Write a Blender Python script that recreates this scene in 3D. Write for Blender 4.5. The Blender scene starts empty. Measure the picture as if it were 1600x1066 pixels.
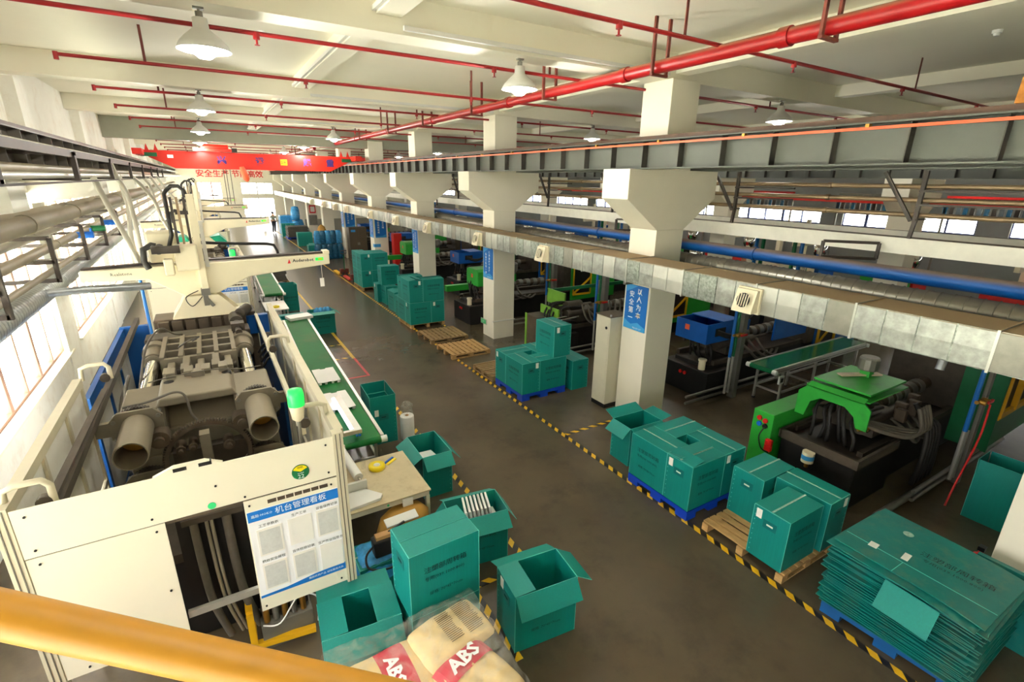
import bpy, math, random
from mathutils import Vector, Matrix
random.seed(7)
sc = bpy.context.scene
C = sc.collection
PI = math.pi

# ------------------------------------------------------------------ camera
cam = bpy.data.cameras.new('camera')
cam.sensor_width = 36.0
cam.lens = 772.2 / 1600 * 36.0
cam.clip_start = 0.05
cam.clip_end = 400
co = bpy.data.objects.new('camera', cam)
C.objects.link(co)
_y, _p, _r = math.radians(31.343), math.radians(17.965), math.radians(0.915)
_f = Vector((math.sin(_y)*math.cos(_p), math.cos(_y)*math.cos(_p), -math.sin(_p)))
_rt = Vector((math.cos(_y), -math.sin(_y), 0))
_up = _rt.cross(_f)
_r2 = math.cos(_r)*_rt + math.sin(_r)*_up
_u2 = -math.sin(_r)*_rt + math.cos(_r)*_up
M = Matrix((_r2, _u2, -_f)).transposed().to_4x4()
M.translation = Vector((0, 0, 4.55))
co.matrix_world = M
sc.camera = co

# ------------------------------------------------------------------ view + world
sc.view_settings.view_transform = 'Standard'
sc.view_settings.look = 'None'
sc.view_settings.gamma = 1.0
sc.view_settings.use_curve_mapping = False
sc.view_settings.exposure = 0.6
w = bpy.data.worlds.new('daylight')
sc.world = w
w.use_nodes = True
bg = w.node_tree.nodes['Background']
bg.inputs[0].default_value = (1.0, 0.985, 0.95, 1)
SKY = 8.0
bg.inputs[1].default_value = SKY
sc.cycles.diffuse_bounces = 5
sc.cycles.max_bounces = 10
LAMP_W = 85.0
sun = bpy.data.lights.new('sun', 'SUN'); sun.energy = 135.0; sun.angle = .01; sun.color = (1, .97, .91)
so = bpy.data.objects.new('sun', sun); C.objects.link(so)
so.rotation_euler = Vector((-.18, .5, -.85)).to_track_quat('-Z', 'Y').to_euler()

def portal(name, loc, rot, sx, sy):
    l = bpy.data.lights.new(name, 'AREA')
    l.shape = 'RECTANGLE'; l.size = sx; l.size_y = sy
    l.cycles.is_portal = True
    o = bpy.data.objects.new(name, l); C.objects.link(o)
    o.location = loc; o.rotation_euler = rot
# daylight portals in the window openings (they only steer sampling of the sky)
portal('window_daylight_portal', (-2.95, 27, 2.75), (0, -PI/2, 0), 3.8, 72)
portal('window_daylight_portal', (3, 62.3, 2.3), (-PI/2, 0, 0), 10, 4.6)
portal('window_daylight_portal', (26.3, 27, 2.4), (0, PI/2, 0), 2.6, 72)

# ------------------------------------------------------------------ materials
def lin(c):
    return tuple(((v/255)/12.92 if v/255 <= .04045 else ((v/255+.055)/1.055)**2.4) for v in c)
MATS = {}
def mat(name, col, rough=.5, metal=0., var=.08, scale=4., bump=0., bscale=60., emit=0., dust=None, alpha=1., trans=0., ior=1.45, stretch=None, dirt=None, coat=0.):
    m = bpy.data.materials.new(name); m.use_nodes = True
    nt = m.node_tree; b = nt.nodes['Principled BSDF']
    L = lin(col)
    b.inputs['Roughness'].default_value = rough
    b.inputs['Metallic'].default_value = metal
    b.inputs['IOR'].default_value = ior
    b.inputs['Alpha'].default_value = alpha
    b.inputs['Transmission Weight'].default_value = trans
    b.inputs['Coat Weight'].default_value = coat
    tc = nt.nodes.new('ShaderNodeTexCoord')
    src = tc.outputs['Object']
    if stretch:
        mp = nt.nodes.new('ShaderNodeMapping'); mp.inputs['Scale'].default_value = stretch
        nt.links.new(src, mp.inputs['Vector']); src = mp.outputs['Vector']
    out = None
    if var > 0:
        n = nt.nodes.new('ShaderNodeTexNoise'); n.inputs['Scale'].default_value = scale; n.inputs['Detail'].default_value = 6
        n.inputs['Roughness'].default_value = .62
        nt.links.new(src, n.inputs['Vector'])
        r = nt.nodes.new('ShaderNodeValToRGB')
        r.color_ramp.elements[0].position = .33; r.color_ramp.elements[1].position = .67
        r.color_ramp.elements[0].color = (*[v*(1-var) for v in L], 1)
        r.color_ramp.elements[1].color = (*[min(1, v*(1+var)) for v in L], 1)
        nt.links.new(n.outputs['Fac'], r.inputs['Fac']); out = r.outputs['Color']
    if dirt:
        n2 = nt.nodes.new('ShaderNodeTexNoise'); n2.inputs['Scale'].default_value = dirt[1]; n2.inputs['Detail'].default_value = 8
        n2.inputs['Roughness'].default_value = .7
        nt.links.new(src, n2.inputs['Vector'])
        r2 = nt.nodes.new('ShaderNodeMapRange'); r2.inputs[1].default_value = .5; r2.inputs[2].default_value = .72; r2.inputs[4].default_value = dirt[2]
        nt.links.new(n2.outputs['Fac'], r2.inputs['Value'])
        mx = nt.nodes.new('ShaderNodeMix'); mx.data_type = 'RGBA'
        nt.links.new(r2.outputs[0], mx.inputs['Factor'])
        if out: nt.links.new(out, mx.inputs['A'])
        else: mx.inputs['A'].default_value = (*L, 1)
        mx.inputs['B'].default_value = (*lin(dirt[0]), 1)
        out = mx.outputs['Result']
    if dust:
        g = nt.nodes.new('ShaderNodeNewGeometry'); sp = nt.nodes.new('ShaderNodeSeparateXYZ')
        nt.links.new(g.outputs['Normal'], sp.inputs[0])
        mr = nt.nodes.new('ShaderNodeMapRange'); mr.inputs[1].default_value = .25; mr.inputs[2].default_value = .8; mr.inputs[4].default_value = dust[1]
        nt.links.new(sp.outputs['Z'], mr.inputs['Value'])
        mx = nt.nodes.new('ShaderNodeMix'); mx.data_type = 'RGBA'
        nt.links.new(mr.outputs[0], mx.inputs['Factor'])
        if out: nt.links.new(out, mx.inputs['A'])
        else: mx.inputs['A'].default_value = (*L, 1)
        mx.inputs['B'].default_value = (*lin(dust[0]), 1)
        out = mx.outputs['Result']
        ad = nt.nodes.new('ShaderNodeMath'); ad.operation = 'MAXIMUM'; ad.inputs[1].default_value = rough
        nt.links.new(mr.outputs[0], ad.inputs[0]); nt.links.new(ad.outputs[0], b.inputs['Roughness'])
        if metal:
            mm = nt.nodes.new('ShaderNodeMapRange'); mm.inputs[3].default_value = metal; mm.inputs[4].default_value = 0
            nt.links.new(mr.outputs[0], mm.inputs['Value']); nt.links.new(mm.outputs[0], b.inputs['Metallic'])
    if out: nt.links.new(out, b.inputs['Base Color'])
    else: b.inputs['Base Color'].default_value = (*L, 1)
    if emit:
        b.inputs['Emission Color'].default_value = (*L, 1); b.inputs['Emission Strength'].default_value = emit
    if bump:
        n3 = nt.nodes.new('ShaderNodeTexNoise'); n3.inputs['Scale'].default_value = bscale; n3.inputs['Detail'].default_value = 4
        nt.links.new(src, n3.inputs['Vector'])
        bp = nt.nodes.new('ShaderNodeBump'); bp.inputs['Strength'].default_value = bump; bp.inputs['Distance'].default_value = .01
        nt.links.new(n3.outputs['Fac'], bp.inputs['Height']); nt.links.new(bp.outputs['Normal'], b.inputs['Normal'])
    MATS[name] = m
    return m

def stripe_mat(name, c1, c2, period, kx=1., ky=1., wear=.2):
    m = bpy.data.materials.new(name); m.use_nodes = True; nt = m.node_tree; b = nt.nodes['Principled BSDF']
    tc = nt.nodes.new('ShaderNodeTexCoord'); sp = nt.nodes.new('ShaderNodeSeparateXYZ')
    nt.links.new(tc.outputs['Object'], sp.inputs[0])
    a = nt.nodes.new('ShaderNodeMath'); a.operation = 'MULTIPLY'; a.inputs[1].default_value = kx/period; nt.links.new(sp.outputs['X'], a.inputs[0])
    c = nt.nodes.new('ShaderNodeMath'); c.operation = 'MULTIPLY_ADD'; c.inputs[1].default_value = ky/period
    nt.links.new(sp.outputs['Y'], c.inputs[0]); nt.links.new(a.outputs[0], c.inputs[2])
    fr = nt.nodes.new('ShaderNodeMath'); fr.operation = 'FRACT'; nt.links.new(c.outputs[0], fr.inputs[0])
    gt = nt.nodes.new('ShaderNodeMath'); gt.operation = 'GREATER_THAN'; gt.inputs[1].default_value = .5; nt.links.new(fr.outputs[0], gt.inputs[0])
    mx = nt.nodes.new('ShaderNodeMix'); mx.data_type = 'RGBA'
    mx.inputs['A'].default_value = (*lin(c1), 1); mx.inputs['B'].default_value = (*lin(c2), 1)
    nt.links.new(gt.outputs[0], mx.inputs['Factor'])
    n = nt.nodes.new('ShaderNodeTexNoise'); n.inputs['Scale'].default_value = 9; n.inputs['Detail'].default_value = 8
    nt.links.new(tc.outputs['Object'], n.inputs['Vector'])
    mr = nt.nodes.new('ShaderNodeMapRange'); mr.inputs[1].default_value = .55; mr.inputs[2].default_value = .75; mr.inputs[4].default_value = wear
    nt.links.new(n.outputs['Fac'], mr.inputs['Value'])
    m2 = nt.nodes.new('ShaderNodeMix'); m2.data_type = 'RGBA'
    nt.links.new(mr.outputs[0], m2.inputs['Factor']); nt.links.new(mx.outputs['Result'], m2.inputs['A']); m2.inputs['B'].default_value = (*lin((70, 62, 50)), 1)
    nt.links.new(m2.outputs['Result'], b.inputs['Base Color']); b.inputs['Roughness'].default_value = .5
    MATS[name] = m

mat('plaster', (238, 233, 215), .85, var=.025, scale=1.2, bump=.05, bscale=20)
mat('ceiling_paint', (242, 238, 220), .85, var=.02, scale=.6)
mat('wall_left_paint', (238, 236, 226), .85, var=.03, scale=1.5, dirt=((196, 170, 140), 2.2, .35))
mat('grey_beam_paint', (160, 162, 146), .8, var=.03)
mat('floor_epoxy', (86, 76, 60), .27, var=.14, scale=.7, dirt=((60, 53, 44), 1.6, .5), bump=.03, bscale=8)
mat('bounce_ground', (208, 211, 194), .9, var=.2, scale=.5)  # outside ground made this pale to bounce sunlight up to the ceiling
mat('red_pipe', (140, 12, 16), .38, var=.06, dust=((150, 128, 96), .55))
mat('dark_red_pipe', (142, 26, 28), .45, var=.06)
mat('rust_steel', (104, 46, 34), .6, var=.12)
mat('crane_red', (206, 36, 20), .42, var=.04)
mat('runway_grey', (86, 89, 82), .55, var=.05, scale=2, dust=((70, 52, 38), .85))
mat('runway_dark', (62, 58, 52), .6, var=.1, scale=3)
mat('rail_brown', (74, 50, 34), .6, var=.2, scale=6)
mat('conductor_orange', (232, 100, 62), .45, var=.05)
mat('galvanised', (150, 152, 146), .4, metal=.7, var=.24, scale=9, bump=.12, bscale=14, dust=((150, 128, 96), .97))
mat('galvanised_bright', (178, 178, 170), .36, metal=.7, var=.12, scale=3, bump=.18, bscale=5, dust=((150, 128, 96), .97))
mat('galvanised_dull', (132, 130, 120), .45, metal=.6, var=.12, scale=6, bump=.15, bscale=5, dust=((150, 128, 96), .97))
mat('galvanised_mottled', (134, 140, 132), .42, metal=.65, var=.42, scale=26, bump=.1, bscale=30, dust=((150, 128, 96), .97))
mat('spiral_steel', (150, 148, 138), .3, metal=.85, var=.12, scale=8, dust=((110, 98, 80), .6))
mat('blue_pipe', (4, 84, 164), .38, var=.05, dust=((128, 108, 84), .9))
mat('blue_pipe_clean', (20, 100, 176), .38, var=.06)
mat('green_pipe', (20, 104, 62), .4, var=.08)
mat('brown_conduit', (150, 128, 100), .36, metal=.45, var=.1, scale=6)
mat('tray_white', (244, 241, 228), .5, var=.05, dust=((84, 70, 54), .9))
mat('steel_dark', (58, 50, 44), .55, var=.15, scale=6)
mat('steel_grey', (128, 126, 118), .42, metal=.5, var=.1)
mat('aluminium', (206, 204, 196), .34, metal=.7, var=.06)
mat('pipe_beige', (146, 138, 120), .5, metal=.2, var=.06, dust=((140, 126, 102), .6))
mat('foil_duct', (170, 175, 178), .32, metal=.7, var=.08, scale=14, bump=.5, bscale=40)
mat('hose_white', (186, 182, 168), .5, var=.05)
mat('lamp_white', (226, 226, 220), .4, var=.03)
mat('lamp_glow', (255, 252, 240), .5, var=0, emit=40)
mat('track_grey', (100, 94, 84), .55, var=.08, scale=3, dust=((90, 76, 60), .8))
mat('window_frame_pink', (172, 132, 112), .5, var=.05)
mat('window_frame_blue', (66, 78, 128), .5, var=.05)
m = mat('glass', (245, 250, 245), .05, var=0, alpha=.14)
mat('sign_blue', (14, 112, 198), .45, var=.03)
mat('sign_blue_light', (64, 160, 222), .45, var=.03)
mat('print_white', (244, 246, 248), .5, var=0)
mat('print_red', (206, 36, 40), .5, var=0)
mat('print_black', (22, 40, 40), .6, var=0)
mat('print_ink', (6, 40, 42), .6, var=0)
mat('print_grey', (208, 210, 206), .6, var=.06, scale=30)
mat('print_purple', (66, 44, 116), .5, var=0)
mat('exit_green', (54, 196, 120), .4, var=.05)
mat('teal_board', (0, 130, 123), .5, var=.06, scale=5, bump=.12, bscale=30, stretch=(12, 12, .5))
mat('teal_edge', (96, 196, 186), .5, var=.05)
mat('teal_patch', (6, 108, 106), .42, var=.05)
mat('teal_flat', (0, 110, 106), .45, var=.12, scale=3, dirt=((120, 128, 92), 5., .35))
mat('slot_shade', (10, 44, 42), .7, var=0)  # flat dark colour painted for the shade inside a handle slot
mat('slot_daylight', (226, 228, 214), .6, var=0)  # flat pale colour painted for light coming through a handle slot
mat('paper', (238, 236, 228), .7, var=.03)
mat('clear_tape', (186, 222, 206), .12, var=.25, scale=30, bump=.6, bscale=50, alpha=.55)
mat('pallet_wood', (186, 148, 96), .75, var=.2, scale=3, stretch=(1, 8, 8), dirt=((96, 70, 42), 4., .4))
mat('pallet_wood_old', (150, 122, 84), .8, var=.25, scale=3, stretch=(1, 8, 8), dirt=((84, 66, 44), 4., .5))
mat('pallet_blue', (6, 62, 190), .4, var=.06)
mat('pallet_blue_dusty', (14, 84, 148), .5, var=.1)
mat('tape_red', (186, 52, 48), .5, var=.2, scale=8)
mat('tape_yellow', (196, 160, 44), .5, var=.2, scale=8)
stripe_mat('hazard_x', (220, 172, 24), (28, 25, 22), .22, 1., 1.)
stripe_mat('hazard_y', (220, 172, 24), (28, 25, 22), .22, 1., -1.)
mat('handrail_yellow', (160, 110, 4), .55, var=.05, scale=12)
mat('cream_paint', (232, 222, 192), .42, var=.03, scale=2)
mat('cream_panel', (236, 230, 208), .4, var=.02, scale=1)
mat('profile_beige', (206, 198, 172), .45, var=.04)
mat('cast_grey', (122, 114, 98), .6, metal=.15, var=.1, scale=4, bump=.1, bscale=30, dust=((136, 124, 102), .6))
mat('cast_dark', (76, 68, 58), .55, metal=.3, var=.2, scale=5)
mat('rusty_yellow', (168, 108, 40), .6, var=.3, scale=8)
mat('cast_brown', (84, 72, 58), .6, metal=.2, var=.2, scale=5)
mat('chrome', (225, 225, 220), .1, metal=1., var=.04)
mat('machine_black', (22, 21, 20), .5, var=.3, scale=4, dust=((70, 62, 52), .3))
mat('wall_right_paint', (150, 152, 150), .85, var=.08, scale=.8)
mat('machine_black_deep', (24, 22, 21), .5, var=.3, scale=4)
mat('machine_blue', (8, 88, 176), .42, var=.08, scale=3)
mat('frame_blue', (8, 78, 150), .42, var=.08, scale=3)
mat('machine_green', (44, 160, 54), .4, var=.08, scale=3, dirt=((30, 96, 40), 3., .5))
mat('machine_lime', (120, 176, 60), .45, var=.1, scale=3)
mat('machine_yellow', (226, 172, 22), .45, var=.06)
mat('machine_teal', (16, 150, 120), .4, var=.05)
mat('rubber', (36, 34, 32), .6, var=.2, scale=8)
mat('rubber_grey', (96, 90, 80), .6, var=.12, scale=8)
mat('brass', (176, 132, 60), .35, metal=.8, var=.1)
mat('belt_green', (22, 104, 50), .55, ior=1.25, var=.1, scale=1.5, dirt=((96, 96, 58), 1.2, .45))
mat('belt_green_dark', (16, 104, 64), .16, var=.06)
mat('white_plastic', (234, 234, 230), .4, var=.02)
mat('red_plastic', (206, 30, 28), .4, var=.04)
mat('blue_plastic', (20, 96, 190), .4, var=.04)
mat('black_plastic', (28, 26, 26), .45, var=.05)
mat('yellow_tape', (240, 214, 20), .35, var=.04)
mat('table_top', (196, 182, 148), .5, var=.06, dirt=((150, 134, 100), 6., .5))
mat('cabinet_grey', (206, 202, 180), .45, var=.03)
mat('cabinet_brown', (96, 84, 66), .45, var=.06)
mat('sack_paper', (222, 196, 144), .75, var=.05, scale=3, bump=.4, bscale=9)
mat('sack_red', (198, 60, 76), .7, var=.06)
mat('sack_brown', (176, 132, 56), .7, var=.1, bump=.3, bscale=9)
mat('dark_print', (96, 78, 52), .7, var=0)
mat('lamp_green', (40, 224, 90), .3, var=.1, emit=.6)
mat('strip_glow', (226, 226, 255), .3, var=0, emit=3)
mat('blue_wrap', (64, 148, 206), .2, var=.3, scale=10, bump=.8, bscale=16)
mat('blue_wrap_dark', (36, 96, 132), .2, var=.4, scale=10, bump=.8, bscale=16)
mat('cardboard', (176, 134, 84), .7, var=.06)
mat('dark_sheets', (84, 82, 76), .6, var=.15)
mat('skin', (196, 150, 120), .6, var=.03)
mat('hair_black', (24, 20, 18), .6, var=.1)
mat('shirt', (150, 156, 140), .7, var=.05)
mat('trousers', (40, 42, 50), .7, var=.05)
mat('mat_board_grey', (96, 108, 116), .6, var=.2, scale=4)
def film_mat():
    m = bpy.data.materials.new('stretch_film'); m.use_nodes = True; nt = m.node_tree
    b = nt.nodes['Principled BSDF']; out = nt.nodes['Material Output']
    b.inputs['Base Color'].default_value = (.9, .88, .8, 1); b.inputs['Roughness'].default_value = .12
    tr = nt.nodes.new('ShaderNodeBsdfTransparent'); mx = nt.nodes.new('ShaderNodeMixShader')
    n = nt.nodes.new('ShaderNodeTexNoise'); n.inputs['Scale'].default_value = 6; n.inputs['Detail'].default_value = 7; n.inputs['Distortion'].default_value = 1.5
    mr = nt.nodes.new('ShaderNodeMapRange'); mr.inputs[1].default_value = .4; mr.inputs[2].default_value = .75; mr.inputs[3].default_value = .03; mr.inputs[4].default_value = .3
    tc = nt.nodes.new('ShaderNodeTexCoord'); nt.links.new(tc.outputs['Object'], n.inputs['Vector'])
    nt.links.new(n.outputs['Fac'], mr.inputs['Value']); nt.links.new(mr.outputs[0], mx.inputs[0])
    bp = nt.nodes.new('ShaderNodeBump'); bp.inputs['Strength'].default_value = 1.; bp.inputs['Distance'].default_value = .03
    nt.links.new(n.outputs['Fac'], bp.inputs['Height']); nt.links.new(bp.outputs['Normal'], b.inputs['Normal'])
    nt.links.new(tr.outputs[0], mx.inputs[1]); nt.links.new(b.outputs[0], mx.inputs[2]); nt.links.new(mx.outputs[0], out.inputs[0])
    MATS['stretch_film'] = m
film_mat()

# ------------------------------------------------------------------ mesh helpers
WL = {}          # world location of each object's origin (for un-rotated parents)
def V(*a): return Vector(a)
class MB:
    def __init__(s): s.v = []; s.f = []; s.m = []; s.s = []
    def add(s, vs, fs, mi=0, sm=False):
        o = len(s.v); s.v += [tuple(v) for v in vs]
        for f in fs: s.f.append([i+o for i in f]); s.m.append(mi); s.s.append(sm)
        return s
    def box(s, x0, x1, y0, y1, z0, z1, mi=0):
        return s.add([(x0,y0,z0),(x1,y0,z0),(x1,y1,z0),(x0,y1,z0),(x0,y0,z1),(x1,y0,z1),(x1,y1,z1),(x0,y1,z1)],
            [(0,3,2,1),(4,5,6,7),(0,1,5,4),(1,2,6,5),(2,3,7,6),(3,0,4,7)], mi)
    def bar(s, p0, p1, w, h, mi=0, up=(0,0,1)):
        p0 = Vector(p0); p1 = Vector(p1); d = (p1-p0).normalized(); up = Vector(up)
        if abs(d.dot(up)) > .98: up = Vector((0,1,0))
        r = d.cross(up).normalized(); u = r.cross(d)
        a = [p+r*i*w/2+u*j*h/2 for p in (p0,p1) for i,j in ((-1,-1),(1,-1),(1,1),(-1,1))]
        return s.add(a, [(0,1,2,3),(7,6,5,4),(0,4,5,1),(1,5,6,2),(2,6,7,3),(3,7,4,0)], mi)
    def cyl(s, p0, p1, r0, r1=None, n=14, mi=0, caps=True, hollow=0):
        r1 = r0 if r1 is None else r1
        p0 = Vector(p0); p1 = Vector(p1); d = (p1-p0).normalized()
        up = Vector((0,0,1)) if abs(d.z) < .95 else Vector((0,1,0))
        a = d.cross(up).normalized(); b = d.cross(a)
        c = [math.cos(2*PI*i/n)*a+math.sin(2*PI*i/n)*b for i in range(n)]
        vs = [p0+q*r0 for q in c]+[p1+q*r1 for q in c]
        fs = [(i,(i+1)%n,n+(i+1)%n,n+i) for i in range(n)]
        s.add(vs, fs, mi, True)
        if hollow:
            h = hollow
            vs = [p0+q*(r0-h) for q in c]+[p1+q*(r1-h) for q in c]
            s.add(vs, [(n+i,n+(i+1)%n,(i+1)%n,i) for i in range(n)], mi, True)
            for p, r in ((p0,r0),(p1,r1)):
                s.add([p+q*r for q in c]+[p+q*(r-h) for q in c], [(i,(i+1)%n,n+(i+1)%n,n+i) for i in range(n)], mi)
        elif caps:
            s.add([p0+q*r0 for q in c], [tuple(range(n-1,-1,-1))], mi); s.add([p1+q*r1 for q in c], [tuple(range(n))], mi)
        return s
    def tube(s, pts, r, n=8, mi=0, caps=True):
        pts = [Vector(p) for p in pts]; rings = []
        a = None
        for i, p in enumerate(pts):
            d = (pts[min(i+1,len(pts)-1)]-pts[max(i-1,0)]).normalized()
            if a is None:
                up = Vector((0,0,1)) if abs(d.z) < .9 else Vector((0,1,0))
                a = d.cross(up).normalized()
            else: a = (a-d*a.dot(d)).normalized()
            b = d.cross(a)
            rr = r[i] if isinstance(r, (list, tuple)) else r
            rings.append([p+(math.cos(2*PI*k/n)*a+math.sin(2*PI*k/n)*b)*rr for k in range(n)])
        vs = [v for g in rings for v in g]; fs = []
        for i in range(len(rings)-1):
            for k in range(n): fs.append((i*n+k, i*n+(k+1)%n, (i+1)*n+(k+1)%n, (i+1)*n+k))
        s.add(vs, fs, mi, True)
        if caps: s.add(rings[0], [tuple(range(n-1,-1,-1))], mi); s.add(rings[-1], [tuple(range(n))], mi)
        return s
    def lathe(s, prof, n=20, c=(0,0,0), mi=0, axis='z', sm=True):
        c = Vector(c); vs = []
        for r, h in prof:
            for k in range(n):
                x, y = r*math.cos(2*PI*k/n), r*math.sin(2*PI*k/n)
                vs.append(c+(V(x,y,h) if axis == 'z' else V(x,h,y) if axis == 'y' else V(h,x,y)))
        fs = [(i*n+k, i*n+(k+1)%n, (i+1)*n+(k+1)%n, (i+1)*n+k) for i in range(len(prof)-1) for k in range(n)]
        return s.add(vs, fs, mi, sm)
    def prism(s, poly, a0, a1, axis='y', mi=0):
        n = len(poly)
        def P(p, a): return (p[0],a,p[1]) if axis == 'y' else (a,p[0],p[1]) if axis == 'x' else (p[0],p[1],a)
        vs = [P(p,a0) for p in poly]+[P(p,a1) for p in poly]
        return s.add(vs, [tuple(range(n)), tuple(range(2*n-1,n-1,-1))]+[(i,n+i,n+(i+1)%n,(i+1)%n) for i in range(n)], mi)
    def mesh(s, name, mats):
        me = bpy.data.meshes.new(name); me.from_pydata(s.v, [], s.f)
        for m in (mats if isinstance(mats, (list, tuple)) else [mats]): me.materials.append(MATS[m])
        me.polygons.foreach_set('material_index', s.m); me.polygons.foreach_set('use_smooth', s.s)
        import bmesh
        bm = bmesh.new(); bm.from_mesh(me); bmesh.ops.recalc_face_normals(bm, faces=bm.faces); bm.to_mesh(me); bm.free()
        me.update(); return me
    def build(s, name, mats, parent=None, world=True, bevel=0.):
        # verts are in world coordinates (parent without rotation) unless world is False
        off = Vector((0,0,0))
        if parent is not None and world: off = WL[parent.name]
        elif parent is None and s.v:
            xs = list(zip(*s.v)); off = V((min(xs[0])+max(xs[0]))/2, (min(xs[1])+max(xs[1]))/2, min(xs[2]))
        if off.length: s.v = [(v[0]-off.x, v[1]-off.y, v[2]-off.z) for v in s.v]
        o = put(name, s.mesh(name, mats), parent)
        if parent is None: o.location = off
        WL[o.name] = off.copy()
        if bevel:
            b = o.modifiers.new('bevel', 'BEVEL'); b.width = bevel; b.segments = 2; b.limit_method = 'ANGLE'
        return o
def put(name, me, parent=None, loc=None, rot=None):
    o = bpy.data.objects.new(name, me); C.objects.link(o)
    if parent is not None: o.parent = parent
    if loc is not None: o.location = loc
    if rot is not None: o.rotation_euler = rot
    return o
def tag(o, label=None, cat=None, group=None, kind=None):
    if label: o['label'] = label
    if cat: o['category'] = cat
    if group: o['group'] = group
    if kind: o['kind'] = kind
    return o
def thing(name, label, cat, loc=(0,0,0), rotz=0., group=None):
    o = bpy.data.objects.new(name, None); C.objects.link(o); o.empty_display_size = .1
    o.location = loc; o.rotation_euler = (0,0,rotz); WL[o.name] = Vector(loc)
    return tag(o, label, cat, group)
def copy_tree(o, parent=None):
    c = o.copy(); C.objects.link(c); c.parent = parent
    for ch in o.children: copy_tree(ch, c)
    return c
TX = {}
def text_me(s, size, m, bold=0., align='CENTER'):
    k = (s, size, m, align)
    if k in TX: return TX[k]
    cu = bpy.data.curves.new('lettering', 'FONT'); cu.body = s; cu.size = size; cu.align_x = align; cu.align_y = 'CENTER'
    cu.resolution_u = 1; cu.offset = bold
    t = bpy.data.objects.new('lettering', cu)
    me = bpy.data.meshes.new_from_object(t); me.materials.clear(); me.materials.append(MATS[m])
    bpy.data.objects.remove(t); TX[k] = me
    return me
RX = {'-y': (PI/2,0,0), '-x': (PI/2,0,-PI/2), '+y': (PI/2,0,PI), '+x': (PI/2,0,PI/2), '+z': (0,0,0)}
def text(s, size, m, parent, loc, face='-y', name='lettering', roll=0., world=True, bold=0.):
    p = Vector(loc) - (WL[parent.name] if world else Vector((0,0,0)))
    o = put(name, text_me(s, size, m, bold), parent, p)
    o.rotation_mode = 'XYZ'
    R = Matrix.Rotation(RX[face][2],3,'Z') @ Matrix.Rotation(RX[face][0],3,'X') @ Matrix.Rotation(roll,3,'Z')
    o.rotation_euler = R.to_euler()
    return o
# ================================================================== SETTING
XL, XR, YN, YF, ZC = -2.8, 26.0, -9.0, 62.0, 6.6
def struct(o, label): return tag(o, label, None, None, 'structure')
struct(MB().box(-3.3, XR+.3, YN-.3, YF+.3, -.2, 0).build('floor', 'floor_epoxy'), 'worn brown-grey polished concrete floor of the hall')
struct(MB().box(-3.05, XR+.25, YN-.25, YF+.25, ZC, ZC+.2).build('ceiling', 'ceiling_paint'), 'cream painted concrete ceiling slab')
struct(MB().box(-60, 90, -60, 140, -.5, -.35).build('ground_outside', 'bounce_ground'), 'pale green ground outside the windows')

def wall_with_holes(name, axis, c0, c1, a0, a1, holes, m, label):
    # axis 'x': wall plane across X (runs along Y); holes are (a0,a1,z0,z1)
    mb = MB()
    def bx(p0, p1, z0, z1):
        if p1-p0 < .001 or z1-z0 < .001: return
        if axis == 'x': mb.box(c0, c1, p0, p1, z0, z1)
        else: mb.box(p0, p1, c0, c1, z0, z1)
    cuts = sorted({a0, a1, *[h[0] for h in holes], *[h[1] for h in holes]})
    for p, q in zip(cuts, cuts[1:]):
        hs = sorted([h for h in holes if h[0] < (p+q)/2 < h[1]], key=lambda h: h[2])
        z = 0.
        for h in hs: bx(p, q, z, h[2]); z = h[3]
        bx(p, q, z, ZC)
    return struct(mb.build(name, m), label)
left_holes = [(8.0+6*k, 13.1+6*k, 1.05, 4.2) for k in range(-2, 9)]
right_holes = [(7.6+6*k, 12.6+6*k, 2.75, 3.4) for k in range(-2, 9)]
far_holes = [(-.75, 1.9, 1.1, 3.95), (3.7, 6.8, 0.02, 2.35), (3.7, 6.8, 2.75, 3.95)]
wall_with_holes('wall_left', 'x', XL-.25, XL, YN, YF, left_holes, 'wall_left_paint', 'white plastered wall below and between the tall windows')
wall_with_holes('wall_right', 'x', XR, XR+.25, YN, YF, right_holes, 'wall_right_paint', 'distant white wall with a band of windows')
wall_with_holes('wall_far', 'y', YF, YF+.25, XL, XR, far_holes, 'plaster', 'white end wall with red slogan')
wall_with_holes('wall_back', 'y', YN-.25, YN, XL, XR, [], 'plaster', 'white wall behind the viewer')

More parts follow.
